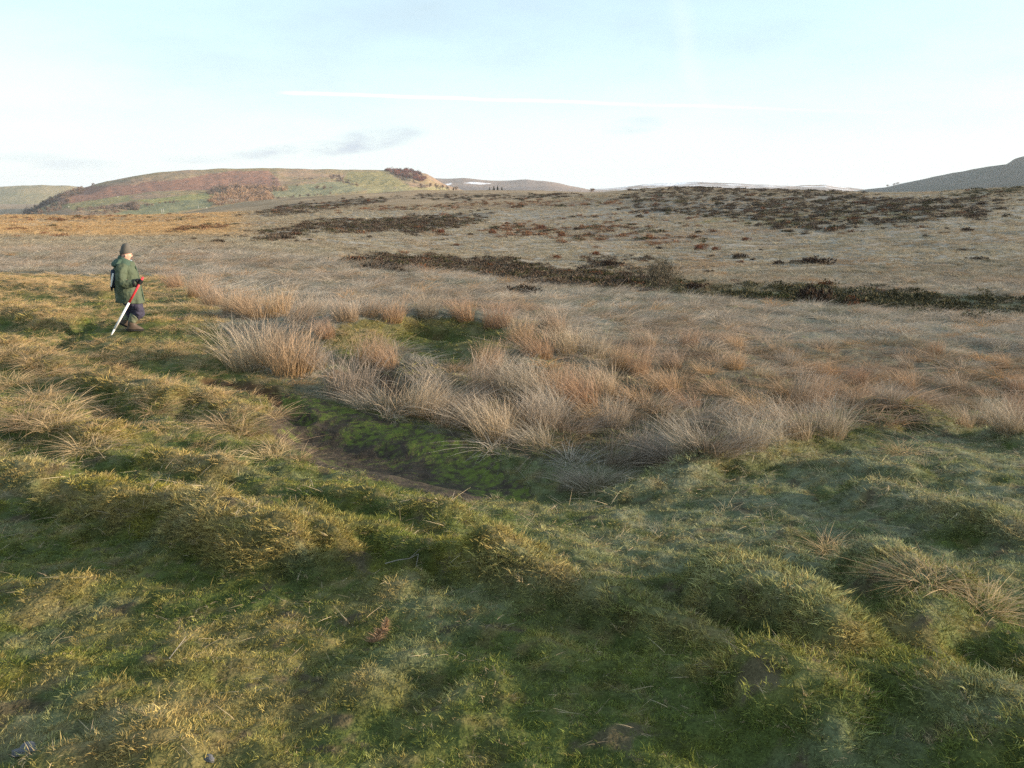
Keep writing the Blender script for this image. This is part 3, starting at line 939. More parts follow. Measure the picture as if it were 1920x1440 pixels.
def ribbons(P0, dirs, L, W, bend, rnd, seg=3, seed=0):
    """many blades: root points, start directions, lengths, widths, bend towards bend vectors"""
    rng = np.random.default_rng(seed)
    n = len(P0)
    ts = np.linspace(0, 1, seg + 1)
    verts = np.zeros((n, seg * 2 + 1, 3)); along = np.zeros((n, seg * 2 + 1))
    side = np.cross(dirs, rng.normal(size=(n, 3)))
    side /= np.linalg.norm(side, axis=1)[:, None] + 1e-9
    for j, t in enumerate(ts):
        c = P0 + dirs * (L * t)[:, None] + bend * ((L * t * t)[:, None])
        if j < seg:
            w = (W * (1 - 0.65 * t) * 0.5)[:, None]
            verts[:, j * 2] = c - side * w; verts[:, j * 2 + 1] = c + side * w
            along[:, j * 2] = along[:, j * 2 + 1] = t
        else:
            verts[:, -1] = c; along[:, -1] = 1
    k = seg * 2 + 1
    tri = []
    for j in range(seg - 1):
        a = j * 2
        tri += [(a, a + 1, a + 3), (a, a + 3, a + 2)]
    tri.append((seg * 2 - 2, seg * 2 - 1, seg * 2))
    tri = np.array(tri)
    faces = (tri[None] + (np.arange(n) * k)[:, None, None]).reshape(-1, 3)
    return verts.reshape(-1, 3), faces, along.ravel(), np.repeat(rnd, k)


def clump(seed, n, radius, lmin, lmax, width, spread, droop, seg=3, wind=(0, 0)):
    rng = np.random.default_rng(seed)
    a = rng.uniform(0, 2 * math.pi, n); r = radius * np.sqrt(rng.uniform(0, 1, n))
    P0 = np.column_stack([r * np.cos(a), r * np.sin(a), np.full(n, -0.02)])
    out = np.column_stack([np.cos(a), np.sin(a)]) * (r / radius)[:, None]
    jit = rng.normal(size=(n, 2)) * 0.55
    d2 = (out * 0.9 + jit) * spread + np.array(wind) * 0.5
    D = np.column_stack([d2, np.ones(n)])
    D /= np.linalg.norm(D, axis=1)[:, None]
    L = rng.uniform(lmin, lmax, n)
    B = np.column_stack([d2 * droop * 0.9 + np.array(wind) * 0.4 + rng.normal(size=(n, 2)) * (0.1 + 0.15 * (lmax > 0.5)), -droop * rng.uniform(0.3, 1.0, n) * 0.7])
    W = width * rng.uniform(0.7, 1.3, n)
    return ribbons(P0, D, L, W, B, rng.uniform(0, 1, n), seg, seed)


def clump_mesh(name, mat, *a, **k):
    v, f, al, rn = clump(*a, **k)
    return mesh_np(name, v, f, mat, False, {'along': al, 'rnd': rn})


def tube(bm_v, bm_f, p0, p1, r0, r1, n=5):
    p0, p1 = np.array(p0, float), np.array(p1, float)
    d = unit(p1 - p0); a = unit(np.cross(d, [0.31, 0.17, 0.93] if abs(d[2]) < 0.9 else [1, 0, 0])); b = np.cross(d, a)
    i0 = len(bm_v)
    for p, r in ((p0, r0), (p1, r1)):
        for k in range(n):
            t = 2 * math.pi * k / n
            bm_v.append(p + (a * math.cos(t) + b * math.sin(t)) * r)
    for k in range(n):
        k2 = (k + 1) % n
        bm_f.append((i0 + k, i0 + k2, i0 + n + k2, i0 + n + k))


def bush_parts(seed, n, lobes, size, height, twig=True):
    """sprigs spread through the volume of several lobes: x/y extent about 1, given height"""
    rng = np.random.default_rng(seed)
    cs = []
    for i in range(lobes):
        a = rng.uniform(0, 6.283); r = 0.62 * math.sqrt(rng.uniform(0, 1))
        rad = rng.uniform(0.28, 0.5) * (1.15 - 0.45 * r)
        cs.append((r * math.cos(a), r * math.sin(a), rng.uniform(0.1, 0.55) * height * (1.1 - r), rad))
    cs = np.array(cs)
    k = rng.integers(0, lobes, n)
    d = rng.normal(size=(n, 3)); d /= np.linalg.norm(d, axis=1)[:, None]
    rr = rng.uniform(0.35, 1.0, n) ** 0.6
    c = cs[k]
    P = c[:, :3] + d * (c[:, 3] * rr)[:, None] * np.array([1, 1, height * 1.1])
    P[:, 2] = np.abs(P[:, 2])
    D = d * 0.7 + rng.normal(size=(n, 3)) * 0.5 + np.array([0, 0, 0.7])
    D /= np.linalg.norm(D, axis=1)[:, None]
    L = size * rng.uniform(0.5, 1.4, n)
    W = L * rng.uniform(0.25, 0.6, n)
    B = rng.normal(size=(n, 3)) * 0.15
    v, f, al, rn = ribbons(P, D, L, W, B, rng.uniform(0, 1, n), 2, seed)
    # colour runs from the inside of the plant to the outer sprigs
    al = np.clip(0.25 + 0.75 * al, 0, 1)
    v[:, 2] = np.maximum(v[:, 2], -0.02)
    return v, f, al, rn


def bush_mesh(name, mat, *a):
    v, f, al, rn = bush_parts(*a)
    return mesh_np(name, v, f, mat, False, {'along': al, 'rnd': rn})


# ------------------------------------------------------------------ scattered stuff (geometry nodes on measured points)
def scatter(name, label, cat, sources, pts, rot, scale, tint, group=None):
    """one object: points with turn, size and colour, each carrying one of the source meshes"""
    n = len(pts)
    me = bpy.data.meshes.new(name)
    me.vertices.add(n); me.vertices.foreach_set('co', np.asarray(pts, np.float32).ravel())
    a = me.attributes.new('turn', 'FLOAT_VECTOR', 'POINT'); a.data.foreach_set('vector', np.asarray(rot, np.float32).ravel())
    a = me.attributes.new('size', 'FLOAT_VECTOR', 'POINT'); a.data.foreach_set('vector', np.asarray(scale, np.float32).ravel())
    t4 = np.hstack([np.clip(tint, .003, .95), np.ones((n, 1))]).astype(np.float32)
    a = me.attributes.new('tint', 'FLOAT_COLOR', 'POINT'); a.data.foreach_set('color', t4.ravel())
    a = me.attributes.new('pick', 'INT', 'POINT'); a.data.foreach_set('value', RNG.integers(0, len(sources), n).astype(np.int32))
    o = link(name, me)
    tag(o, label, cat, group, 'stuff')
    ng = bpy.data.node_groups.new(name, 'GeometryNodeTree')
    ng.interface.new_socket('Geometry', in_out='INPUT', socket_type='NodeSocketGeometry')
    ng.interface.new_socket('Geometry', in_out='OUTPUT', socket_type='NodeSocketGeometry')
    N, L = ng.nodes.new, ng.links.new
    gi, go = N('NodeGroupInput'), N('NodeGroupOutput')
    ip = N('GeometryNodeInstanceOnPoints')
    L(gi.outputs[0], ip.inputs['Points'])
    join = N('GeometryNodeJoinGeometry')
    for s in sources:
        oi = N('GeometryNodeObjectInfo'); oi.inputs['Object'].default_value = s; oi.inputs['As Instance'].default_value = False
        g2 = N('GeometryNodeGeometryToInstance'); L(oi.outputs['Geometry'], g2.inputs[0]); L(g2.outputs[0], join.inputs[0])
    L(join.outputs[0], ip.inputs['Instance'])
    ip.inputs['Pick Instance'].default_value = True

    def named(nm, ty):
        q = N('GeometryNodeInputNamedAttribute'); q.data_type = ty; q.inputs['Name'].default_value = nm
        return q.outputs['Attribute']
    L(named('pick', 'INT'), ip.inputs['Instance Index'])
    er = N('FunctionNodeEulerToRotation'); L(named('turn', 'FLOAT_VECTOR'), er.inputs[0]); L(er.outputs[0], ip.inputs['Rotation'])
    L(named('size', 'FLOAT_VECTOR'), ip.inputs['Scale'])
    L(ip.outputs[0], go.inputs[0])
    md = o.modifiers.new('scatter', 'NODES'); md.node_group = ng
    return o


def source(mesh):
    return bpy.data.objects.new(mesh.name, mesh)      # not linked: only the scatter refers to it


def rand_field(n, y0, y1, half=0.74, extra=0.8):
    """uniform points in the wedge of land in view between two distances, with a margin at the sides"""
    y = np.sqrt(RNG.uniform(y0 * y0, y1 * y1, n))
    x = RNG.uniform(-1, 1, n) * (half * y + extra)
    return x, y


def turns(n, tilt=0.15):
    r = RNG.normal(size=(n, 3)) * tilt; r[:, 2] = RNG.uniform(0, 6.283, n)
    return r


def keep_clear(x, y):
    dx, dy = x - PERSON_XY[0], y - PERSON_XY[1]
    n = math.hypot(*PERSON_XY)
    al = -(dx * PERSON_XY[0] + dy * PERSON_XY[1]) / n; ac = (dx * PERSON_XY[1] - dy * PERSON_XY[0]) / n
    return ~((np.abs(ac) < 0.42) & (al > -0.35) & (al < 0.9) & (RNG.uniform(size=len(x)) < 0.9)) & (np.hypot(x - ROD_XY[0], y - ROD_XY[1]) > 0.12)


def build_turf():
    srcs = [source(clump_mesh('turf_clump', M_TURF, 500 + i, 52 if i < 5 else 26, 0.046, 0.008 if i < 5 else 0.013, 0.023 if i < 5 else 0.029, 0.0024, 0.95, 0.6, seg=2)) for i in range(7)]
    X, Y, T, S, RT = [], [], [], [], []
    for n, y0, y1, sc in ((26000, 1.0, 2.8, 0.86), (46000, 2.8, 5.0, 0.95), (60000, 5.0, 9.5, 1.15), (26000, 9.5, 18, 2.0), (9000, 18, 30, 2.8)):
        x, y = rand_field(n, y0, y1)
        z = ground_h(x, y)
        turf, u, v = veg(x, y, z)
        hd = detail_h(x, y)
        mud = zone_mud(x, y)
        line = np.exp(-(seg_dist(x, y, MOSS_LINE) / 0.42) ** 2)
        pit = sstep(fbm(x, y, 0.22, 3, 351), 0.28, 0.38) * (y < 9)
        wet = in_poly(u, v, WET) & (y < 16)
        p = np.where(turf > 0, 1.0, np.where(y < 12, 0.85, 0.30)) * (1 - mud) * (1 - 0.85 * pit) * np.where(wet & (turf == 0), 0.6, 1)
        for q in SOIL:
            p *= 1 - np.exp(-(seg_dist(x, y, q) / 0.13) ** 4)
        k = (RNG.uniform(size=n) < p) & keep_clear(x, y)
        x, y, z, hd, u, v, turf, line = (q[k] for q in (x, y, z, hd, u, v, turf, line))
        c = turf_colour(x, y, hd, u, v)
        c = c * (1 - 0.2 * line[:, None]) + np.array([0.16, 0.19, 0.05]) * 0.2 * line[:, None]
        c *= RNG.uniform(0.62, 1.35, len(x))[:, None]
        # stray bleached tufts
        st = RNG.uniform(size=len(x)) < 0.05
        c[st] = np.array([0.36, 0.30, 0.19]) * RNG.uniform(0.8, 1.2, (st.sum(), 1))
        hs = sc * RNG.uniform(0.7, 1.25, len(x)) * (0.78 + 0.5 * sstep(hd, 0.0, 0.16)) * np.where(turf > 0, 1, 1.1)
        sage = sstep(u, 900, 1300) * sstep(v, 1150, 980)
        X.append(np.column_stack([x, y, z])); T.append(c)
        S.append(np.column_stack([hs * 1.1, hs * 1.1, hs * (1 - 0.15 * sage)])); RT.append(turns(len(x), 0.25))
    scatter('turf_grass', 'short green and gold grazed turf covering the hummocky slope around the hollow', 'grass', srcs,
            np.vstack(X), np.vstack(RT), np.vstack(S), np.vstack(T))


def build_litter():
    """bleached dead blades lying on the turf"""
    srcs = [source(clump_mesh('dead_blades', M_TURF, 560 + i, 6, 0.05, 0.018, 0.05, 0.0030, 2.6, 1.0, seg=4)) for i in range(5)]
    x, y = rand_field(9000, 1.2, 10)
    n = fbm(x, y, 0.7, 3, 521)
    z = ground_h(x, y); turf, u, v = veg(x, y, z)
    k = (RNG.uniform(size=len(x)) < sstep(n, -0.2, 0.4)) & (turf > 0) & (zone_mud(x, y) == 0)
    x, y, z = x[k], y[k], z[k]
    c = np.array([0.50, 0.42, 0.31]) * RNG.uniform(0.6, 1.15, (len(x), 1))
    scatter('dead_grass', 'pale withered grass blades strewn over the short turf', 'grass', srcs, np.column_stack([x, y, z + 0.02]), turns(len(x), 0.3),
            np.repeat(RNG.uniform(0.35, 0.8, (len(x), 1)) * np.clip(y[:, None] / 4, 0.7, 1.4), 3, 1), c)


def build_slope_grass():
    """longer bleached grass in drifts on the left slope, round the hollow and on the right-hand bank"""
    srcs = [source(clump_mesh('bleached_clump', M_STRAW_I, 580 + i, 60, 0.10, 0.06, 0.15, 0.0030, 0.95, 0.8, seg=3, wind=(0.25, -0.15))) for i in range(6)]
    x, y = rand_field(36000, 3.0, 30)
    z = ground_h(x, y); turf, u, v = veg(x, y, z); hd = detail_h(x, y)
    left = sstep(u, 900, 350) * sstep(v, 930, 780)
    n = fbm(x, y, 0.9, 3, 531) + 0.8 * hd / 0.12 * 0.35
    p = left * sstep(n, -0.15, 0.30) * 0.95
    # pale frosted fringe along the hollow's near lip and on the right-hand bank
    lip = in_poly(u, v, [(560, 870), (720, 900), (850, 940), (900, 880), (960, 850), (830, 800), (900, 800), (1040, 870), (1080, 940), (1250, 950), (1300, 900), (1500, 830), (1700, 800), (1920, 810), (1920, 960), (1500, 960), (1200, 1010), (850, 1000), (650, 930)])
    p = np.maximum(p, lip * 0.5 * sstep(fbm(x, y, 0.6, 3, 541), -0.1, 0.4))
    spots = ((1560, 1020), (1740, 1070), (1830, 1130), (1880, 1170), (1250, 990), (1690, 870), (1870, 890))
    for su, sv in spots:
        q = hit(su, sv)
        p = np.maximum(p, 0.9 * np.exp(-(np.hypot(x - q[0], y - q[1]) / 0.22) ** 2))
    k = (RNG.uniform(size=len(x)) < p * np.clip(y / 9, 0.45, 1)) & (turf > 0) & (zone_mud(x, y) == 0) & keep_clear(x, y)
    x, y, z, u, left, v = x[k], y[k], z[k], u[k], left[k], v[k]
    gold = np.array([0.60, 0.445, 0.265]); pale = np.array([0.46, 0.43, 0.32])
    c = lerp(pale, gold, np.clip(left * 1.3, 0, 1)) * RNG.uniform(0.72, 1.2, (len(x), 1))
    s = RNG.uniform(0.55, 1.05, len(x)) * np.where(y > 9, 1.1, 0.95) * np.where(left > 0.3, 1, 0.75)
    scatter('bleached_grass', 'drifts of longer straw coloured grass on the hummocks left of the hollow', 'grass', srcs, np.column_stack([x, y, z]), turns(len(x), 0.2),
            np.column_stack([s, s, s * RNG.uniform(0.7, 1.05, len(x))]), c)


def build_plain_grass():
    domes = [source(clump_mesh('moor_grass_clump', M_STRAW_I, 600 + i, 130, 0.18, 0.20, 0.46, 0.0060, 0.70 if i < 3 else 0.95, 0.75 if i < 3 else 1.15, seg=4, wind=(0.22, -0.10))) for i in range(8)]
    X, T, S, RT = [], [], [], []
    for n, y0, y1, sc, sp in ((0, 6, 22, 0.95, 0.42), (0, 22, 42, 1.25, 0.60), (0, 42, 80, 1.6, 0.85)):
        ax = np.arange(-0.74 * y1 - 1, 0.74 * y1 + 1, sp); ay = np.arange(y0, y1, sp * 0.9)
        x, y = (q.ravel() for q in np.meshgrid(ax, ay))
        x = x + RNG.uniform(-.42, .42, len(x)) * sp; y = y + RNG.uniform(-.42, .42, len(y)) * sp
        k = np.abs(x) < 0.74 * y + 0.8
        x, y = x[k], y[k]; n = len(x)
        z = ground_h(x, y); turf, u, v = veg(x, y, z)
        dens, kind = zone_heath(x, y, z)
        n2 = fbm(x, y, 1.5, 3, 47)
        bare = in_poly(u, v, MUD) & (y < 14)
        wet = in_poly(u, v, WET) & (y < 16)
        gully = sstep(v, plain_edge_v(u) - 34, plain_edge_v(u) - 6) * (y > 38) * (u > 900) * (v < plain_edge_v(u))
        p = (1 - turf) * (1 - 0.9 * dens) * (~bare) * np.where(wet, 0.9, 1.0) * (0.55 + 0.45 * sstep(n2, -0.3, 0.1)) * (1 - 0.7 * gully)
        k = (RNG.uniform(size=n) < p) & keep_clear(x, y)
        x, y, z, gully, wet, u, v, n2 = x[k], y[k], z[k], gully[k], wet[k], u[k], v[k], n2[k]
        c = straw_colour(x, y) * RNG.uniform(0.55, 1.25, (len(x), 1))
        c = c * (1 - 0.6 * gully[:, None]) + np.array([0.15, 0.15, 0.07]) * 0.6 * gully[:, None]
        # brown rushy flat beside the hollow
        br = wet | in_poly(u, v, [(1150, 690), (1300, 660), (1500, 650), (1700, 640), (1920, 660), (1920, 770), (1700, 780), (1550, 800), (1300, 850), (1150, 800)]) & (y < 20)
        k2 = np.where(br, sstep(fbm(x, y, 1.1, 3, 241), -0.35, 0.2) * 0.8, 0)
        c = c * (1 - k2[:, None]) + np.array([0.33, 0.235, 0.16]) * RNG.uniform(0.55, 1.35, (len(x), 1)) * k2[:, None]
        # greyer and greener tufts between the pale ones
        q = RNG.uniform(size=len(x))
        c[q < 0.16] *= np.array([0.60, 0.66, 0.62])
        c[q > 0.93] = np.array([0.46, 0.30, 0.17])
        s = sc * RNG.uniform(0.6, 1.2, len(x)) * np.where(wet, 0.8, 1) * (0.85 + 0.3 * sstep(n2, -0.2, 0.3))
        X.append(np.column_stack([x, y, z - 0.02])); T.append(c)
        rt = turns(len(x), 0.12); rt[:, 2] = RNG.normal(size=len(x)) * 0.6
        S.append(np.column_stack([s, s, s * RNG.uniform(0.65, 1.05, len(x))])); RT.append(rt)
    scatter('moor_grass', 'pale tussocky moor grass covering the plain beyond the rushes', 'grass', domes, np.vstack(X), np.vstack(RT), np.vstack(S), np.vstack(T))
    # the slope across the gully, and the field painted sunlit: same grass, seen small
    srcs = [source(clump_mesh('hill_grass_clump', M_STRAW_I, 640 + i, 26, 0.42, 0.22, 0.55, 0.035, 0.95, 0.8, seg=2, wind=(0.2, 0))) for i in range(6)]
    X, T, S, RT = [], [], [], []
    for n, y0, y1, sc in ((22000, 55, 120, 1.0), (26000, 120, 230, 1.5), (16000, 230, 420, 2.4)):
        x, y = rand_field(n, y0, y1, 0.72, 4)
        z = ground_h(x, y)
        dens, kind = zone_heath(x, y, z)
        u, v = project(x, y, z)
        k = (RNG.uniform(size=n) < (1 - 0.7 * dens))
        x, y, z, u, v = x[k], y[k], z[k], u[k], v[k]
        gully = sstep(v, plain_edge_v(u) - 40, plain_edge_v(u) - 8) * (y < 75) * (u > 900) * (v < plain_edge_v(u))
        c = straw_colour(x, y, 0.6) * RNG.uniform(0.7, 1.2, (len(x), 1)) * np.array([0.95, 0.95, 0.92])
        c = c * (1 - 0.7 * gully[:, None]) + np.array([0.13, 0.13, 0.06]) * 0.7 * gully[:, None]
        gl = in_poly(u, v, [(1560, 395), (1720, 392), (1720, 408), (1600, 412), (1480, 425), (1300, 420), (1350, 408)])
        kk = np.where(gl, 0.5 * sstep(fbm(x, y, 9, 3, 321), -0.1, 0.3), 0)
        c = c * (1 - kk[:, None]) + np.array([0.27, 0.24, 0.08]) * kk[:, None]
        s = sc * RNG.uniform(0.6, 1.2, len(x))
        X.append(np.column_stack([x, y, z])); T.append(c)
        S.append(np.column_stack([s, s, s * RNG.uniform(0.45, 0.8, len(x))])); RT.append(turns(len(x), 0.15))
    scatter('hill_grass', 'bleached rough grass on the slope across the stream gully', 'grass', srcs, np.vstack(X), np.vstack(RT), np.vstack(S), np.vstack(T))


def build_heath():
    srcs = [source(bush_mesh('heath_sprigs', M_HEATH_I, 700 + i, 260, 7, 0.16, 0.55)) for i in range(6)]
    X, T, S, RT = [], [], [], []
    for n, y0, y1, sc in ((19000, 36, 110, 0.95), (21000, 110, 260, 1.45), (17000, 260, 620, 2.1)):
        x, y = rand_field(n, y0, y1, 0.70, 4)
        z = ground_h(x, y)
        jx = x + RNG.normal(size=n) * y * 0.009; jy = y + RNG.normal(size=n) * y * 0.035
        dens, kind = zone_heath(jx, jy, ground_h(jx, jy))
        lump = fbm(x * 0.6, y, 3.2 + y0 * 0.02, 3, 301)
        p = np.where(dens > 0, dens * sstep(lump, -0.30 + (0.6 - dens) * 0.8, 0.15 + (0.6 - dens) * 0.5), 0)
        k = RNG.uniform(size=n) < p * np.where(y0 < 100, 1.0, 0.9)
        x, y, z, kind = x[k], y[k], z[k], kind[k]
        cols = np.array([[0.095, 0.074, 0.056], [0.085, 0.080, 0.048], [0.19, 0.108, 0.066]])
        c = cols[kind].copy()
        sw = RNG.uniform(size=len(x))
        c[(sw < 0.06) & (kind != 2)] = (0.14, 0.068, 0.038)
        c[(sw > 0.82)] = (0.062, 0.060, 0.032)
        c *= RNG.uniform(0.7, 1.35, (len(x), 1))
        s = sc * RNG.uniform(0.3, 1.0, len(x)) ** 1.2 * 1.25
        X.append(np.column_stack([x, y, z - 0.05])); T.append(c)
        S.append(np.column_stack([s * RNG.uniform(.8, 1.5, len(x)), s, s * RNG.uniform(0.5, 1.0, len(x))])); RT.append(turns(len(x), 0.08))
    scatter('heather', 'dark brown heather and gorse thickets in the gully and across the opposite slope', 'heather', srcs, np.vstack(X), np.vstack(RT), np.vstack(S), np.vstack(T))


build_turf()
build_litter()
build_slope_grass()
build_plain_grass()
build_heath()

# ------------------------------------------------------------------ rushes: each tussock a thing
RUSH_TALL = [clump_mesh('rush_tussock', m, 800 + i, 470, 0.27, 0.34, 1.0, 0.0052, 0.20, 0.26, seg=4, wind=(w, -0.05))
             for i, (m, w) in enumerate(((M_RUSH, -0.22), (M_RUSH_W, 0.16), (M_RUSH_G, 0.10), (M_RUSH, 0.36), (M_RUSH_W, -0.34), (M_RUSH_G, -0.42)))]
RUSH_LOW = [clump_mesh('rush_tussock', m, 820 + i, 370, 0.30, 0.22, 0.80, 0.0050, 0.42, 0.52, seg=4, wind=(w, -0.1))
            for i, (m, w) in enumerate(((M_RUSH_G, -0.5), (M_RUSH, 0.55), (M_RUSH_G, 0.65), (M_RUSH_W, -0.4)))]

# picture position of the foot, size factor, mesh set and index, label (None: shares the group's label)
L_EDGE = 'rush tussock rooted in the wet floor of the hollow'
L_PLAIN = 'reddish rush tussock at the edge of the pale plain'
L_FRINGE = 'grey withered rush tussock fringing the hollow below the bank'
RUSHES = [
    (468, 690, 1.40, 'T', 0, 'tall tan rush tussock at the turf edge nearest the walking person'),
    (548, 700, 1.30, 'T', 1, 'tall rust coloured rush tussock above the mossy end of the bare mud'),
    (510, 680, 1.30, 'T', 3, L_EDGE), (585, 690, 0.8, 'T', 2, L_EDGE),
    (655, 745, 1.2, 'T', 2, 'upright grey rush tussock beside the dark gap over the mud'),
    (690, 680, 0.85, 'T', 1, L_EDGE), (728, 690, 0.8, 'T', 4, L_EDGE),
    (755, 770, 1.2, 'L', 1, 'leaning silvery rush tussock spreading above the middle of the mud'),
    (790, 775, 0.95, 'T', 3, L_EDGE), (820, 740, 0.9, 'T', 5, L_EDGE),
    (880, 790, 0.95, 'L', 0, L_EDGE), (925, 820, 0.9, 'T', 0, L_EDGE), (860, 760, 0.9, 'L', 2, L_EDGE),
    (915, 690, 0.85, 'T', 1, 'orange rush tussock beside the green grass bank'),
    (960, 740, 0.95, 'T', 2, L_EDGE), (985, 790, 0.9, 'L', 1, L_EDGE), (1010, 750, 0.95, 'T', 5, L_EDGE), (1050, 745, 0.95, 'T', 1, L_EDGE),
    (1090, 760, 1.0, 'T', 4, L_EDGE), (1120, 790, 0.9, 'L', 3, L_EDGE), (1150, 800, 0.8, 'T', 2, L_EDGE), (1005, 830, 0.8, 'L', 0, L_EDGE),
    (1070, 810, 0.85, 'L', 2, L_EDGE), (1190, 750, 0.85, 'L', 3, L_EDGE), (1230, 770, 0.8, 'L', 1, L_EDGE), (1195, 700, 0.8, 'T', 1, L_EDGE),
    (1290, 760, 0.8, 'L', 3, L_EDGE), (1350, 740, 0.8, 'L', 3, L_EDGE), (1410, 760, 0.8, 'L', 3, L_EDGE), (1330, 790, .75, 'L', 2, L_EDGE),
    (1110, 920, 0.72, 'L', 0, 'tangled straw rush tussock standing alone in the bottom of the hollow'), (1135, 905, 0.6, 'L', 2, L_FRINGE), (1085, 905, .55, 'L', 0, L_FRINGE),
    (1165, 870, 0.7, 'L', 2, L_FRINGE), (1215, 865, 0.75, 'T', 2, L_FRINGE), (1260, 860, 0.7, 'L', 0, L_FRINGE), (1300, 850, 0.7, 'T', 5, L_FRINGE), (1350, 845, 0.7, 'L', 2, L_FRINGE),
    (1400, 838, 0.7, 'T', 2, L_FRINGE), (1445, 825, 0.7, 'L', 0, L_FRINGE), (1490, 815, 0.75, 'T', 5, L_FRINGE), (1550, 815, 0.75, 'T', 2, 'fan of grey rushes at the end of the grassy bank'),
    (1505, 755, 0.85, 'T', 3, 'upright pale rush tussock on the brown flat above the grassy bank'),
    (1665, 760, 0.55, 'T', 2, L_FRINGE), (1800, 800, 0.6, 'T', 0, L_FRINGE), (1850, 800, 0.7, 'T', 3, L_FRINGE), (1890, 808, 0.7, 'T', 5, L_FRINGE), (1905, 790, 0.75, 'T', 1, L_FRINGE),
    (1260, 800, .7, 'L', 1, L_EDGE), (1380, 790, .7, 'L', 1, L_EDGE), (1440, 790, .7, 'L', 3, L_EDGE), (1470, 740, .8, 'L', 3, L_EDGE), (1540, 745, .75, 'T', 1, L_EDGE), (1250, 735, .8, 'T', 4, L_EDGE), (1130, 740, .9, 'T', 0, L_EDGE),
    (960, 800, .9, 'L', 3, L_EDGE), (1040, 790, .9, 'T', 5, L_EDGE), (905, 735, .95, 'T', 3, L_EDGE), (1010, 800, .9, 'T', 2, L_EDGE), (840, 800, .8, 'L', 1, L_EDGE), (700, 765, .85, 'L', 0, L_EDGE),
    (1160, 690, 0.8, 'T', 1, L_PLAIN), (1010, 670, 0.8, 'T', 4, L_PLAIN), (1060, 660, 0.85, 'T', 0, L_PLAIN), (1110, 668, 0.85, 'T', 2, L_PLAIN), (975, 640, 0.8, 'T', 1, L_PLAIN),
    (1260, 690, 0.70, 'T', 0, L_PLAIN), (1320, 700, 0.65, 'L', 3, L_PLAIN), (1375, 690, 0.70, 'T', 1, L_PLAIN), (1430, 705, 0.65, 'L', 1, L_PLAIN), (1480, 690, 0.70, 'T', 2, L_PLAIN), (1560, 700, 0.60, 'L', 3, L_PLAIN), (1600, 720, 0.70, 'T', 1, L_PLAIN), (1650, 705, 0.60, 'L', 0, L_PLAIN), (1700, 730, 0.65, 'T', 4, L_PLAIN), (1620, 760, 0.65, 'L', 3, L_PLAIN), (1740, 760, 0.60, 'L', 1, L_PLAIN), (1790, 735, 0.65, 'T', 0, L_PLAIN), (1850, 745, 0.65, 'L', 3, L_PLAIN), (1900, 735, 0.65, 'T', 1, L_PLAIN), (1820, 690, 0.60, 'L', 2, L_PLAIN), (1560, 770, 0.65, 'L', 3, L_PLAIN), (1700, 690, 0.55, 'T', 5, L_PLAIN), (1290, 650, 0.65, 'T', 1, L_PLAIN), (1210, 650, 0.70, 'T', 0, L_PLAIN), (1380, 655, 0.60, 'T', 4, L_PLAIN), (1460, 660, 0.60, 'L', 3, L_PLAIN), (1550, 655, 0.55, 'T', 2, L_PLAIN), (1750, 665, 0.55, 'T', 1, L_PLAIN), (1880, 690, 0.60, 'T', 4, L_PLAIN),
    (735, 603, 0.75, 'T', 1, 'small orange rush tussock standing alone on top of the green bank'),
    (612, 632, 0.62, 'T', 4, L_PLAIN), (440, 590, 0.95, 'T', 1, L_PLAIN), (475, 598, 1.0, 'T', 4, L_PLAIN), (520, 590, 1.0, 'T', 1, L_PLAIN), (560, 605, 1.0, 'T', 3, L_PLAIN),
    (400, 570, 0.9, 'T', 0, L_PLAIN), (370, 555, 0.9, 'T', 1, L_PLAIN), (330, 540, 0.85, 'T', 4, L_PLAIN), (590, 590, 0.9, 'T', 2, L_PLAIN), (650, 600, .8, 'T', 0, L_PLAIN),
    (930, 615, 0.8, 'T', 1, L_PLAIN), (870, 600, 0.75, 'T', 4, L_PLAIN), (800, 592, 0.75, 'T', 2, L_PLAIN), (1040, 620, 0.75, 'T', 0, L_PLAIN), (690, 592, .7, 'T', 3, L_PLAIN),
]
for (u, v, s, st, i, lab) in RUSHES:
    x, y, z = hit(u, v, ground_h)
    s *= 0.74 if v > 685 else 0.85
    me = (RUSH_TALL if st == 'T' else RUSH_LOW)[i]
    o = link('rush_tussock', me)
    o.location = (x, y, z - 0.01)
    o.rotation_euler = (0, 0, random.uniform(-0.5, 0.5))
    o.scale = (s * random.uniform(1.0, 1.2), s * random.uniform(1.0, 1.2), s * random.uniform(0.92, 1.05))
    if lab in (L_EDGE, L_PLAIN, L_FRINGE):
        hue = ('tan', 'rust brown', 'grey', 'tan', 'rust brown', 'grey')[i] if st == 'T' else ('grey', 'tan', 'grey', 'rust brown')[i]
        ln = (-1, 1, 1, 1, -1, -1)[i] if st == 'T' else (-1, 1, 1, -1)[i]
        lab2 = ('tall ' if st == 'T' else 'sprawling ') + hue + ' rush tussock ' + ('bent towards the person ' if ln < 0 else 'bent from the person ') + {L_EDGE: 'in the wet hollow', L_PLAIN: 'at the pale plain', L_FRINGE: 'below the grassy bank'}[lab]
    else:
        lab2 = lab
    g = {L_EDGE: 'rushes filling the hollow', L_PLAIN: 'rushes along the plain', L_FRINGE: 'withered rushes below the bank'}.get(lab, 'rushes filling the hollow')
    tag(o, lab2, 'rushes', g)

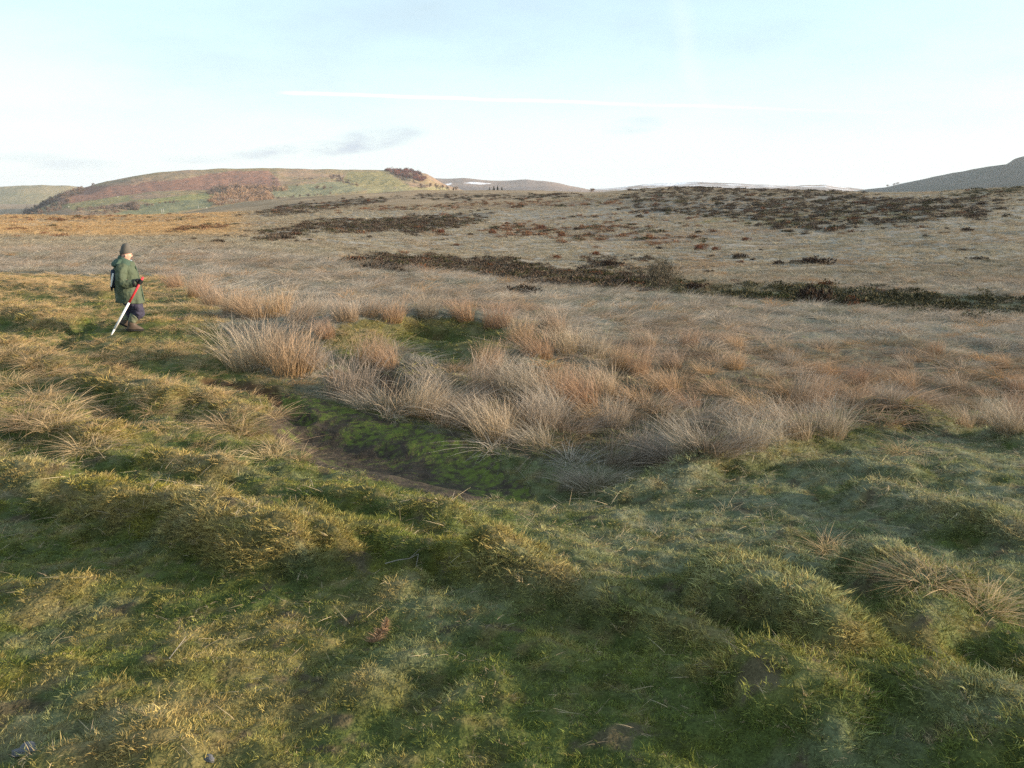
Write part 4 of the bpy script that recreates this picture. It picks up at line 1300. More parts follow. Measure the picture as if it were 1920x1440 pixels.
# ------------------------------------------------------------------ straw tussocks on the left slope
TUSS = [clump_mesh('grass_tussock', M_TUSS, 840 + i, 190, 0.13, 0.16, 0.34, 0.0042, 0.8, 0.85, seg=4, wind=(w, -0.1)) for i, w in enumerate((0.25, 0.1, -0.15, 0.3))]
L_TUSS = 'golden straw tussock on the lumpy turf left of the hollow'
L_TUSS2 = 'golden straw tussock on the turf ahead of the walking person'
for (u, v, s, lab) in (
        (215, 775, 1.0, L_TUSS), (440, 800, 1.1, 'wide golden straw tussock just short of the bare mud'), (410, 790, .9, L_TUSS), (475, 808, .8, L_TUSS), (505, 780, .9, 'straw tussock overhanging the upper end of the bare mud'),
        (80, 745, 1.1, L_TUSS), (120, 765, 1.0, L_TUSS), (20, 720, 1.1, L_TUSS), (55, 790, 1.1, L_TUSS), (100, 800, 1.0, L_TUSS), (165, 840, .9, L_TUSS), (290, 770, .8, L_TUSS), (330, 790, .8, L_TUSS), (380, 685, .7, L_TUSS),
        (195, 668, .75, 'straw tussock on the hump just below the rod tip'), (262, 672, .7, L_TUSS), (65, 680, 1.1, L_TUSS), (95, 695, .9, L_TUSS), (20, 660, 1.0, L_TUSS), (505, 855, .8, 'straw tussock on the lip under the bare mud'),
        (520, 840, .7, L_TUSS), (560, 860, .6, L_TUSS), (350, 575, 1.1, L_TUSS2), (405, 590, .8, L_TUSS2), (300, 585, .9, L_TUSS2), (335, 600, .7, L_TUSS2), (290, 560, .8, L_TUSS2),
        (1560, 1030, .55, 'lone pale tussock on the green bank above the round mossy hummock'), (1740, 1085, .6, 'pale tussock on the brow of the mossy hump at the right bank'), (1850, 1140, .6, 'sprawling pale tussock on the far side of the right bank'),
        (1690, 850, .7, 'pale tussock on the crest of the grassy bank')):
    x, y, z = hit(u, v, ground_h)
    o = link('grass_tussock', random.choice(TUSS))
    o.location = (x, y, z - 0.01); o.rotation_euler = (0, 0, random.uniform(-0.6, 0.6)); o.scale = (s * 1.15, s * 1.15, s * random.uniform(.85, 1.05))
    tag(o, lab, 'tussock', {L_TUSS: 'straw tussocks on the slope', L_TUSS2: 'straw tussocks near the person'}.get(lab, 'straw tussocks on the slope'))

# ------------------------------------------------------------------ small things lying on the turf
M_FERN = blade_mat('dead_fern', (0.36, 0.23, 0.12), (0.46, 0.32, 0.18), transl=0.2)
M_STICK = plain_mat('dead_wood', (0.30, 0.265, 0.22), 0.9, 0.3, 20, 0.3)
M_DARKSTICK = plain_mat('wet_wood', (0.05, 0.042, 0.035), 0.9, 0.3, 20, 0.3)
M_STONE = plain_mat('stone', (0.13, 0.13, 0.135), 0.9, 0.3, 14, 0.5)
rng_f = np.random.default_rng(33)
nfr = 420
tt = rng_f.uniform(0.1, 1, nfr); sd = rng_f.choice([-1, 1], nfr)
stem = np.column_stack([0.05 * np.sin(tt * 2.5), 0.17 * tt, 0.10 * tt - 0.05 * tt * tt])
dd = np.column_stack([sd * rng_f.uniform(0.6, 1, nfr), rng_f.uniform(-.1, .6, nfr), rng_f.uniform(-.3, .4, nfr)])
fv, ff, fa, fr = ribbons(stem, dd, 0.055 * (1.15 - tt) * rng_f.uniform(0.5, 1.2, nfr), np.full(nfr, 0.006), rng_f.normal(size=(nfr, 3)) * 0.3, rng_f.uniform(0, 1, nfr), 2, 4)
fx, fy, fz = hit(690, 1215, ground_h)
fern = link('bracken_frond', mesh_np('bracken_frond', fv, ff, M_FERN, False, {'along': fa, 'rnd': fr}))
fern.location = (fx, fy, fz + 0.01); fern.rotation_euler = (0.2, 0, -0.3); fern.scale = (0.8, 0.8, 0.8)
tag(fern, 'withered orange bracken frond lying on the green turf', 'bracken')


def twig(name, path, r, mat, label, cat, lift=0.015):
    P = [np.array(hit(u, v, ground_h)) + np.array([0, 0, lift + dz]) for u, v, dz in path]
    o0 = P[0].copy()
    V, Fc = [], []
    for i in range(len(P) - 1):
        tube(V, Fc, P[i] - o0, P[i + 1] - o0, r * (1 - 0.6 * i / len(P)), r * (1 - 0.6 * (i + 1) / len(P)), 6)
    mid = len(P) // 2
    tube(V, Fc, P[mid] - o0, P[mid] - o0 + np.array([0.05, 0.04, 0.035]), r * 0.6, r * 0.3, 5)
    o = link(name, mesh_np(name, np.array(V), np.array(Fc), mat)); o.location = tuple(o0)
    tag(o, label, cat)


twig('dead_twig', [(722, 1062, 0), (745, 1060, .012), (768, 1056, .012), (785, 1050, .02), (780, 1068, .0)], 0.0028, M_STICK, 'thin pale forked twig lying below the second turf ridge', 'twig')
twig('dead_twig', [(318, 1243, 0), (334, 1225, .01), (350, 1204, .01)], 0.0018, M_STICK, 'straight pale twig lying flat on the open turf', 'twig')
twig('fallen_branch', [(334, 601, 0), (345, 600, .01), (357, 594, .06)], 0.02, M_DARKSTICK, 'short dark branch on the turf ahead of the walking person', 'branch')
for i, (u, v, r, lab) in enumerate(((48, 1412, 0.035, 'flat grey stone set in the turf'), (392, 1425, 0.018, 'small grey pebble in the turf under the golden patch'))):
    bm = bmesh.new(); bmesh.ops.create_icosphere(bm, subdivisions=3, radius=1)
    for q in bm.verts:
        c = q.co; k = 1 + 0.22 * math.sin(3.1 * c.x + 2 * c.y + i) + 0.12 * math.sin(7 * c.z + 5 * c.y)
        q.co = Vector((c.x * k, c.y * k * 0.75, c.z * k * 0.45))
    me = bpy.data.meshes.new('stone'); bm.to_mesh(me); bm.free(); me.materials.append(M_STONE)
    for q in me.polygons: q.use_smooth = True
    o = link('stone', me); x, y, z = hit(u, v, ground_h); o.location = (x, y, z + 0.2 * r); o.scale = (r,) * 3
    tag(o, lab, 'stone')

# ------------------------------------------------------------------ single bushes of the moor
BUSH = {k: [bush_mesh('bush', m, 860 + 10 * j + i, 620, 9, 0.13, 0.6) for i in range(3)] for j, (k, m) in enumerate((('d', M_HEATHER), ('r', M_HEATHER_R), ('g', M_GORSE)))}
L_B = {'d': 'lone dark heather bush dotted on the slope across the gully', 'r': 'lone rust brown heather bush dotted on the slope across the gully', 'g': 'lone dark green gorse bush dotted on the slope across the gully'}
NAME = {'d': 'heather_bush', 'r': 'heather_bush', 'g': 'gorse_bush'}
for (u, v, w, k, hr, lab) in [
        (972, 552, 86, 'd', 0.6, 'low dark bush standing alone on the pale plain'),
        (1540, 572, 90, 'd', 1.15, 'large dark bush rising from the gully at the edge of the plain'), (1600, 578, 50, 'd', 1.0, 'dark bush beside the large one in the gully'),
        (1460, 562, 55, 'g', 0.7, 'low green gorse bush at the edge of the plain before the gully'),
        (1530, 496, 76, 'd', 0.6, 'broad dark heather patch by itself midway up the opposite slope'),
        (1490, 494, 22, 'd', 1, 0), (1329, 512, 22, 'd', 1, 0), (1461, 496, 24, 'd', 1, 0), (1391, 485, 38, 'd', .9, 0), (1389, 493, 16, 'r', 1, 0), (1414, 488, 13, 'd', 1, 0), (1404, 452, 21, 'r', 1, 0),
        (1427, 470, 13, 'd', .8, 0), (1310, 469, 28, 'r', 1, 0), (1346, 470, 21, 'r', 1, 0), (1336, 483, 18, 'd', 1, 0), (1236, 468, 18, 'd', 1, 0), (1311, 437, 15, 'd', 1, 0), (1290, 412, 15, 'r', 1, 0), (1266, 397, 12, 'd', 1, 0),
        (1211, 401, 14, 'r', 1, 0), (1183, 400, 10, 'r', 1, 0), (1200, 408, 18, 'd', 1, 0), (1118, 408, 12, 'd', 1, 0), (1074, 408, 15, 'd', 1, 0), (1161, 394, 11, 'd', 1, 0), (1058, 411, 10, 'r', 1, 0), (1013, 430, 26, 'r', 1.1, 0),
        (1053, 443, 22, 'r', 1, 0), (1081, 446, 16, 'd', 1, 0), (1081, 432, 18, 'd', 1, 0), (1120, 479, 24, 'r', .9, 0), (1039, 485, 30, 'r', .7, 0), (1484, 436, 16, 'd', 1, 0), (1842, 384, 21, 'd', 1, 0), (1888, 370, 17, 'd', .8, 0),
        (1832, 372, 13, 'd', 1, 0), (1886, 407, 15, 'd', 1, 0), (1850, 404, 16, 'd', 1, 0), (1738, 444, 15, 'd', 1, 0), (1817, 434, 26, 'd', .9, 0), (1771, 438, 22, 'd', .7, 0), (1776, 429, 10, 'd', 1, 0), (1678, 424, 14, 'd', 1, 0),
        (1647, 423, 13, 'd', 1, 0), (1657, 430, 17, 'd', 1, 0), (1607, 419, 16, 'r', 1, 0), (1630, 403, 19, 'd', 1, 0), (1684, 392, 10, 'g', 1.1, 0), (1815, 470, 38, 'd', .5, 0), (1850, 488, 50, 'd', .4, 0), (1482, 443, 12, 'g', .8, 0),
        (343, 454, 10, 'd', 1, 0), (361, 450, 17, 'd', .8, 0), (405, 454, 27, 'd', .8, 0), (554, 453, 12, 'd', 1, 0), (580, 451, 13, 'd', 1, 0), (691, 446, 15, 'd', 1, 0), (423, 443, 14, 'd', 1, 0), (554, 482, 9, 'd', 1, 0),
        (636, 481, 9, 'd', 1, 0), (882, 441, 15, 'd', 1, 0), (952, 421, 14, 'r', 1, 0), (968, 421, 12, 'd', 1, 0), (924, 438, 22, 'r', 1, 0), (822, 437, 26, 'r', 1, 0), (913, 394, 16, 'd', .7, 0), (857, 461, 17, 'r', .8, 0),
        (769, 516, 15, 'g', .9, 'small green bush by itself at the far edge of the pale plain'), (737, 513, 9, 'd', 1, 0), (1145, 500, 40, 'd', .9, 0), (1090, 508, 30, 'd', .9, 0), (1310, 545, 60, 'd', .7, 0), (1400, 553, 50, 'g', .6, 0),
        (1750, 590, 70, 'g', .5, 0), (1860, 600, 80, 'g', .5, 0), (1680, 582, 50, 'd', .6, 0)]:
    x, y, z = hit(u, v, ground_h, y0=6)
    wm = w * y / F_PX
    o = link(NAME[k], random.choice(BUSH[k]))
    o.location = (x, y + 0.3 * wm, z - 0.03 * wm)
    o.rotation_euler = (0, 0, random.uniform(0, 6.28))
    o.scale = (wm * 0.62, wm * 0.62, wm * 0.68 * hr)
    size = 'small' if wm < 1.4 else ('middling' if wm < 2.6 else 'broad')
    where = 'on the near side of the stream gully' if y < 48 else ('low on the slope across the gully' if y < 95 else ('midway up the slope across the gully' if y < 165 else 'high on the slope across the gully'))
    kind = {'d': 'dark heather bush', 'r': 'rust brown heather bush', 'g': 'dark green gorse bush'}[k]
    tag(o, lab or f'{size} lone {kind} {where}', 'bush', 'scattered bushes of the moor')


# ------------------------------------------------------------------ trees
def tree_meshes(seed, spread=0.5, fork=0.25, levels=4, twigs=900, twig_len=0.10, mat=M_TREE, multi=1):
    """unit-height tree: limbs (trunk mesh) and fine twigs (crown mesh)"""
    rng = np.random.default_rng(seed)
    V, Fc, tips = [], [], []

    def grow(p, d, length, r, lev):
        n = 3
        for i in range(n):
            d = unit(d + rng.normal(size=3) * 0.13 + np.array([0, 0, 0.04]))
            q = p + d * length / n
            r2 = r * 0.86
            tube(V, Fc, p, q, r, r2, 5 if lev < 2 else 3)
            p, r = q, r2
            if lev >= 1:
                tips.append((p.copy(), d.copy(), lev))
            if lev < levels and (i > 0 or lev > 0):
                for _ in range(2 if lev < 2 else 1):
                    nd = unit(d + rng.normal(size=3) * spread * 1.2 + np.array([0, 0, 0.12]))
                    grow(p.copy(), nd, length * rng.uniform(0.52, 0.75), r * 0.6, lev + 1)
    for m in range(multi):
        a = rng.uniform(0, 6.28)
        off = np.array([math.cos(a), math.sin(a), 0]) * (0.06 if multi > 1 else 0)
        d0 = unit(np.array([math.cos(a), math.sin(a), 0]) * (0.55 if multi > 1 else 0.05) + np.array([0, 0, 1.0]))
        grow(off + np.array([0, 0, -0.03]), d0, fork + 0.14, 0.030 if multi == 1 else 0.009, 0)
    V = np.array(V)
    k = rng.integers(0, len(tips), twigs)
    P = np.array([tips[i][0] for i in k]); D = np.array([tips[i][1] for i in k])
    D = D * 0.6 + rng.normal(size=D.shape) * 0.55 + np.array([0, 0, 0.25]); D /= np.linalg.norm(D, axis=1)[:, None]
    L = twig_len * rng.uniform(0.5, 1.4, twigs)
    v, f, al, rn = ribbons(P, D, L, np.full(twigs, 0.004) + L * 0.03, rng.normal(size=P.shape) * 0.2, rng.uniform(0, 1, twigs), 2, seed)
    top = max(v[:, 2].max(), V[:, 2].max())
    return mesh_np('trunk', V / top, np.array(Fc), M_BARK, True), mesh_np('crown', v / top, f, mat, False, {'along': al, 'rnd': rn})


def place_tree(name, meshes, loc, height, label, group=None, width=1.0):
    e = empty(name, loc, random.uniform(0, 6.28))
    e.scale = (height * width, height * width, height)
    link('trunk', meshes[0], e); link('crown', meshes[1], e)
    return tag(e, label, 'tree', group)


HAWTHORN = tree_meshes(901, 0.45, 0.2, 3, 1500, 0.10, M_TWIG, multi=6)
x, y, z = hit(1226, 547, ground_h, y0=20)
y += 6
place_tree('hawthorn_tree', HAWTHORN, (x * y / (y - 6), y, float(ground_h(np.array([x]), np.array([y]))[0]) - 0.1), 2.7, 'bare many-stemmed hawthorn growing in the gully behind the plain', None, 0.85)

WINTER = [tree_meshes(910 + i, 0.5, 0.22, 3, 700, 0.17, M_TREE) for i in range(4)]


def hill_tree(hill, u, v, hpx, label, group, mesh=None, width=1.1):
    x, y, z = hill.place(u, v)
    h = hpx * y / F_PX
    return place_tree('hill_tree', mesh or random.choice(WINTER), (x, y, z - 0.04 * h), h, label, group, width)


hill_tree(RED_HILL, 172, 349.5, 8, 'small bare tree on the skyline at the low end of the red hill', None, width=1.5)
for u, v, h in ((792, 352, 12), (806, 353, 13), (818, 355, 14), (830, 355, 12), (842, 358, 13), (853, 358, 12), (668, 352, 12), (610, 358, 14), (596, 356, 11), (622, 358, 10), (515, 346, 10), (536, 352, 9), (556, 352, 9)):
    hill_tree(RED_HILL, u, v, h, 'bare tree on a field edge below the right end of the red hill', 'field trees below the red hill')

# woods that read as one mass: winter trees carried by points on the hill
tree_src = []
for i in range(4):
    v, f, al, rn = bush_parts(940 + i, 330, 8, 0.20, 1.5)
    tree_src.append(source(mesh_np('wood_crown', v, f, M_HEATH_I, False, {'along': al, 'rnd': rn})))


def wood(name, label, hill, polys, cols, size_px, n, conifer=False):
    pts, cc, ss = [], [], []
    for poly, k in polys:
        us, vs = [p[0] for p in poly], [p[1] for p in poly]
        c = 0
        while c < int(n * k):
            u, v = random.uniform(min(us), max(us)), random.uniform(min(vs), max(vs))
            if not in_poly(np.array([u]), np.array([v]), poly)[0]:
                continue
            c += 1
            x, y, z = hill.place(u, v)
            s = size_px * y / F_PX * 0.5 * random.uniform(0.6, 1.25)
            pts.append((x, y, z - 0.1 * s)); ss.append((s, s, s * random.uniform(0.8, 1.15)))
            col = random.choice(cols); q = random.uniform(0.7, 1.3)
            cc.append([a * q for a in col])
    scatter(name, label, 'trees', tree_src, np.array(pts), turns(len(pts), 0.05), np.array(ss), np.array(cc))


BARE = [(0.34, 0.22, 0.14), (0.38, 0.26, 0.165), (0.28, 0.19, 0.13), (0.22, 0.16, 0.125)]
DARKW = [(0.16, 0.13, 0.115), (0.20, 0.15, 0.12), (0.23, 0.16, 0.115), (0.13, 0.12, 0.10)]
wood('bare_woodland', 'bare brown winter woodland on the lower flank of the red hill', RED_HILL,
     [([(390, 385), (400, 372), (430, 362), (470, 362), (505, 365), (512, 372), (500, 380), (450, 386), (420, 390)], 1.0),
      ([(420, 362), (440, 350), (470, 350), (510, 353), (540, 356), (500, 360), (450, 364)], 0.4)], BARE, 15, 170)
wood('valley_woodland', 'dark leafless woodland along the valley foot of the red hill', RED_HILL,
     [([(30, 404), (60, 392), (100, 372), (140, 356), (156, 353), (150, 366), (120, 386), (100, 404)], 0.8),
      ([(130, 404), (150, 394), (220, 388), (258, 382), (262, 392), (220, 402), (180, 406)], 0.9),
      ([(390, 362), (420, 350), (440, 352), (420, 364), (400, 372)], 0.25)], DARKW, 12, 190)
wood('hedgerows', 'dark hedgerow trees dividing the fields of the red hill', RED_HILL,
     [([(620, 336), (630, 330), (648, 334), (662, 348), (655, 352), (640, 342)], 0.5), ([(560, 336), (640, 329), (640, 332), (560, 339)], 0.25), ([(505, 330), (525, 344), (522, 346), (503, 332)], 0.15),
      ([(505, 372), (600, 363), (700, 355), (700, 357), (600, 365.5), (505, 375)], 0.4), ([(735, 325), (800, 352), (796, 354), (733, 328)], 0.5), ([(270, 384), (400, 371), (400, 373), (270, 387)], 0.3)],
     DARKW, 7, 70)
wood('larch_plantation', 'red-brown larch plantation capping the end of the long hill', RED_HILL,
     [([(722, 321), (730, 319.5), (765, 319.6), (785, 324), (798, 335), (790, 339), (770, 334), (740, 329)], 1.0)], [(0.22, 0.085, 0.055), (0.19, 0.075, 0.05), (0.12, 0.07, 0.06)], 9, 210)
CON = []
for i in range(2):
    rng = np.random.default_rng(970 + i)
    n = 420
    h = rng.uniform(0.08, 1, n); a = rng.uniform(0, 6.28, n); r = (1 - h) * 0.24 + 0.015
    P = np.column_stack([np.cos(a) * r * 0.25, np.sin(a) * r * 0.25, h]); D = np.column_stack([np.cos(a), np.sin(a), -0.25 + 0 * a])
    v, f, al, rn = ribbons(P, D, r, np.full(n, 0.05), np.zeros((n, 3)), rng.uniform(0, 1, n), 2, i)
    V, Fc = [], []
    tube(V, Fc, (0, 0, -0.03), (0, 0, 0.95), 0.02, 0.004)
    CON.append((mesh_np('trunk', np.array(V), np.array(Fc), M_BARK), mesh_np('crown', v, f, M_CONIFER, False, {'along': al, 'rnd': rn})))
for u, h in ((918, 8), (926, 10), (933, 10), (941, 8), (850, 9)):
    x, y, z = hit(u, 360, ground_h, y0=200)
    y = 740; d = pix_dir(u, 357); x = d[0] / d[1] * y
    place_tree('conifer_tree', CON[u % 2], (x, y, float(ground_h(np.array([x]), np.array([float(y)]))[0]) - 0.1), h * y / F_PX, 'small dark conifer on the moor skyline before the snow-streaked hill', 'skyline conifers')
y = 720.0; d = pix_dir(1108, 356); x = d[0] / d[1] * y
place_tree('lone_tree', WINTER[0], (x, y, float(ground_h(np.array([x]), np.array([y]))[0]) - 0.1), 5.0, 'lone round tree on the moor skyline between the two snowy hills', None, 1.5)
for u, v in ((1664, 350), (1676, 347.5), (1684, 345.5)):
    x, yy, zz = CRAG.place(u, v + 0.5)
    place_tree('hill_tree', random.choice(WINTER), (x, yy, zz - 0.5), 6 * yy / F_PX, 'bare tree on the skyline at the foot of the grey crag', 'skyline trees of the crag', 1.6)


# ------------------------------------------------------------------ far specks: posts and sheep
M_WHITE = plain_mat('white_paint', (0.78, 0.77, 0.74), 0.6, 0.05)
M_POST = plain_mat('weathered_post', (0.42, 0.41, 0.38), 0.8, 0.1)
for u, v in ((303.5, 400), (307, 399.5), (372, 390.5)):
    x, y, z = RED_HILL.place(u, v)
    hgt = (8 if u < 310 else 7) * y / F_PX
    V, Fc = [], []
    tube(V, Fc, (0, 0, -0.3), (0, 0, hgt * 0.96), 0.28, 0.26, 8); tube(V, Fc, (0, 0, hgt * 0.96), (0, 0, hgt), 0.32, 0.05, 8)
    o = link('white_post', mesh_np('white_post', np.array(V), np.array(Fc), M_POST)); o.location = (x, y, z)
    tag(o, 'one of two slim white posts close together in the valley field' if u < 310 else 'single pale post beside the bare woodland', 'post', 'pale posts in the valley')


def skin_mesh(name, verts, edges, radii, mat, sub=2, root=0):
    me = bpy.data.meshes.new(name)
    me.from_pydata([tuple(v) for v in verts], edges, [])
    o = bpy.data.objects.new(name, me)
    sk = o.modifiers.new('skin', 'SKIN')
    for i, r in enumerate(radii):
        r = (r, r) if isinstance(r, (int, float)) else r
        me.skin_vertices[0].data[i].radius = r
    me.skin_vertices[0].data[root].use_root = True
    ss = o.modifiers.new('sub', 'SUBSURF'); ss.levels = sub; ss.render_levels = sub
    sk.use_smooth_shade = True
    COL.objects.link(o)
    dg = bpy.context.evaluated_depsgraph_get(); dg.update()
    m2 = bpy.data.meshes.new_from_object(o.evaluated_get(dg))
    bpy.data.objects.remove(o)
    m2.name = name
    m2.materials.clear(); m2.materials.append(mat)
    for p in m2.polygons:
        p.use_smooth = True
    return m2


M_WOOL = plain_mat('wool', (0.66, 0.62, 0.54), 0.95, 0.15, 8)
SHEEP = skin_mesh('sheep', [(0, 0, .62), (.35, 0, .64), (-.35, 0, .62), (.55, 0, .8), (.72, 0, .76), (.3, .14, .3), (.3, .14, 0), (.3, -.14, .3), (.3, -.14, 0), (-.33, .14, .3), (-.33, .14, 0), (-.33, -.14, .3), (-.33, -.14, 0)],
                  [(0, 1), (0, 2), (1, 3), (3, 4), (1, 5), (5, 6), (1, 7), (7, 8), (2, 9), (9, 10), (2, 11), (11, 12)], [.27, .25, .26, .13, .07, .07, .045, .07, .045, .08, .045, .08, .045], M_WOOL, 1)
for u, v in ((129, 388), (221, 370), (287, 376), (387, 391), (687, 327), (690, 328.5), (534, 369)):
    x, y, z = RED_HILL.place(u, v)
    o = link('sheep', SHEEP); o.location = (x, y, z); o.rotation_euler = (0, 0, random.uniform(0, 6)); o.scale = (2.0,) * 3
    tag(o, 'white sheep grazing as a pale speck in a field of the red hill', 'sheep', 'sheep on the far fields')

# ------------------------------------------------------------------ the walking person
M_COAT = plain_mat('coat_cloth', (0.072, 0.092, 0.056), 0.8, 0.30, 9, 0.3)
M_COATD = plain_mat('coat_hood_cloth', (0.050, 0.085, 0.060), 0.8, 0.22, 9, 0.2)
M_TROU = plain_mat('trouser_cloth', (0.040, 0.036, 0.060), 0.8, 0.25, 12, 0.2)
M_GAIT = plain_mat('sock_wool', (0.15, 0.16, 0.105), 0.9, 0.25, 30, 0.3)
M_BOOT = plain_mat('boot_leather', (0.085, 0.060, 0.042), 0.6, 0.3, 20, 0.2)
M_SOLE = plain_mat('boot_sole', (0.02, 0.019, 0.018), 0.8, 0.2)
M_HAT = plain_mat('hat_wool', (0.105, 0.095, 0.080), 0.95, 0.22, 60, 0.4)
M_SKIN = plain_mat('skin', (0.58, 0.33, 0.24), 0.5, 0.10, 20)
M_GLOVE = plain_mat('glove', (0.012, 0.012, 0.014), 0.7, 0.2)
M_SCARF = plain_mat('scarf', (0.30, 0.36, 0.42), 0.9, 0.2, 25)
M_NAVY = plain_mat('navy_cloth', (0.022, 0.032, 0.055), 0.8, 0.25, 14)
M_RED = plain_mat('red_paint', (0.62, 0.035, 0.045), 0.4, 0.06, 20, 0, 0.5)
M_HAIR = plain_mat('hair', (0.05, 0.045, 0.04), 0.7, 0.2)
M_STEEL = plain_mat('steel', (0.45, 0.44, 0.42), 0.4, 0.1, 40)

px_, py_ = PERSON_XY
pz_ = float(ground_h(np.array([px_]), np.array([py_]))[0])
K = F_PX / (py_ * math.cos(PITCH) - (pz_ - EYE) * math.sin(PITCH))       # picture pixels per metre where the person stands
THETA = math.atan2(-px_, py_)                                            # seen in profile: faces across the line of sight
E_X = np.array([math.cos(THETA), math.sin(THETA), 0]); E_Y = np.array([-math.sin(THETA), math.cos(THETA), 0])
P_0 = np.array([px_, py_, pz_]); P_D = math.hypot(px_, py_)


def to_world(p):
    return P_0 + E_X * p[0] + E_Y * p[1] + np.array([0, 0, p[2]])


def to_local(w):
    d = np.asarray(w) - P_0
    return np.array([d @ E_X, d @ E_Y, d[2]])


person = empty('person', (px_, py_, pz_), THETA)
tag(person, 'person in green coat and grey woollen hat walking along the turf holding a rod', 'person')


def loft(rings, mat, name, parent, n=24, folds=0.0, seed=0, cap=(True, True), smooth=True, squash=2.0):
    """rings: (centre xyz, axis-u vector, axis-v vector) per level; superellipse sections with soft folds"""
    V, Fc = [], []
    for j, (c, au, av) in enumerate(rings):
        c, au, av = np.array(c, float), np.array(au, float), np.array(av, float)
        for k in range(n):
            t = 2 * math.pi * k / n
            ct, st = math.cos(t), math.sin(t)
            e = 2.0 / squash
            p = c + au * math.copysign(abs(ct) ** e, ct) + av * math.copysign(abs(st) ** e, st)
            if folds:
                f = folds * (math.sin(3 * t + j * 0.9 + seed) + 0.7 * math.sin(7 * t - j * 0.6 + 2 * seed) + 0.5 * math.sin(j * 2.1 + seed + t))
                q = au * ct + av * st
                p = p + q / (np.linalg.norm(q) + 1e-6) * f
            V.append(p)
    m = len(rings)
    for j in range(m - 1):
        for k in range(n):
            k2 = (k + 1) % n
            Fc.append((j * n + k, j * n + k2, (j + 1) * n + k2, (j + 1) * n + k))
    me = bpy.data.meshes.new(name)
    polys = list(Fc)
    if cap[0]: polys.append(tuple(range(n - 1, -1, -1)))
    if cap[1]: polys.append(tuple(range((m - 1) * n, m * n)))
    me.from_pydata([tuple(v) for v in V], [], polys)
    for p in me.polygons: p.use_smooth = smooth
    me.materials.append(mat)
    o = link(name, me, parent)
    if smooth:
        s = o.modifiers.new('sub', 'SUBSURF'); s.levels = 1; s.render_levels = 1
    return o


def limb(points, radii, mat, name, parent, n=14, folds=0.0, seed=0, flat=1.0):
    """tapered sleeve or trouser leg round a bent path"""
    P = [np.array(p, float) for p in points]
    # resample with smooth joints
    Q, Rr = [], []
    for i in range(len(P) - 1):
        for t in np.linspace(0, 1, 5, endpoint=False):
            Q.append(P[i] * (1 - t) + P[i + 1] * t); Rr.append(radii[i] * (1 - t) + radii[i + 1] * t)
    Q.append(P[-1]); Rr.append(radii[-1])
    for _ in range(2):
        Q = [Q[0]] + [(Q[i - 1] + 2 * Q[i] + Q[i + 1]) / 4 for i in range(1, len(Q) - 1)] + [Q[-1]]
    rings = []
    for i, q in enumerate(Q):
        d = unit(Q[min(i + 1, len(Q) - 1)] - Q[max(i - 1, 0)])
        a = unit(np.cross(d, [0, 1, 0])); b = np.cross(d, a)
        rings.append((q, a * Rr[i], b * Rr[i] * flat))
    return loft(rings, mat, name, parent, n, folds, seed)


CREASE = bpy.data.textures.new('crease', 'CLOUDS'); CREASE.noise_scale = 0.10; CREASE.noise_depth = 3


def crease(o, strength):
    s2 = o.modifiers.new('fine', 'SUBSURF'); s2.levels = 1; s2.render_levels = 1
    d = o.modifiers.new('crease', 'DISPLACE'); d.texture = CREASE; d.texture_coords = 'LOCAL'; d.strength = strength; d.mid_level = 0.5
    return o


# body (one skinned surface: head, face, neck, trunk, arms, legs); clothes lie over it
def bv(u, v, y=0.0):
    d = pix_dir(u, v)
    t = P_D / (d @ E_Y)
    p = to_local(np.array([0, 0, EYE]) + d * t)
    return (float(p[0]), y, float(p[2]))


BV = [bv(240, 548), bv(236, 520), bv(234, 500), bv(234, 491), bv(237, 482), bv(236.5, 474), bv(236, 466),      # 0-6 pelvis .. crown
      bv(243.8, 486), bv(248.6, 480.4), bv(243.5, 477.5),                                                         # 7 chin 8 nose 9 cheek
      bv(229, 498, -.15), bv(227, 524, -.24), bv(250, 527, -.31), bv(259, 525, -.33),                           # 10-13 right arm
      bv(229, 498, .15), bv(230, 526, .23), bv(250, 530, .12),                                                  # 14-16 left arm
      bv(243, 552, -.10), bv(262, 580, -.10), bv(247, 604, -.08),                                               # 17-19 right leg
      bv(239, 553, .10), bv(250, 582, .11), bv(237, 600, .10)]                                                  # 20-22 left leg
BE = [(0, 1), (1, 2), (2, 3), (3, 4), (4, 5), (5, 6), (4, 7), (4, 9), (9, 8), (2, 10), (10, 11), (11, 12), (12, 13), (2, 14), (14, 15), (15, 16),
      (0, 17), (17, 18), (18, 19), (0, 20), (20, 21), (21, 22)]
BR = [(.14, .12), (.14, .12), (.13, .11), .062, .082, (.098, .088), .065, .046, .022, .056, .05, .045, .038, .03, .05, .045, .036, .075, .055, .04, .075, .055, .04]
body = link('body', skin_mesh('body', BV, BE, BR, M_SKIN, 2), person)
for y in (-.036, .036):
    e = skin_mesh('eye', [bv(247.0, 477.2, y), bv(247.5, 477.2, y)], [(0, 1)], [.011, .010], M_HAIR, 1)
    link('eye', e, person)
lip = skin_mesh('mouth', [bv(247.0, 484.2, -.022), bv(247.8, 484.2, 0), bv(247.0, 484.2, .022)], [(0, 1), (1, 2)], [.006, .008, .006], plain_mat('lip', (.42, .16, .13), .5), 1)
link('mouth', lip, person)
for y in (-.090, .090):
    e = skin_mesh('ear', [bv(235.5, 476, y), bv(235, 479, y * 1.06), bv(235.8, 482, y * 1.01)], [(0, 1), (1, 2)], [.013, .018, .012], M_SKIN, 1)
    link('ear', e, person)
# hair below the hat
hair = skin_mesh('hair', [bv(230.5, 475, -.05), bv(228.5, 478, 0), bv(230.5, 475, .05)], [(0, 1), (1, 2)], [.035, .045, .035], M_HAIR, 1)
link('hair', hair, person)


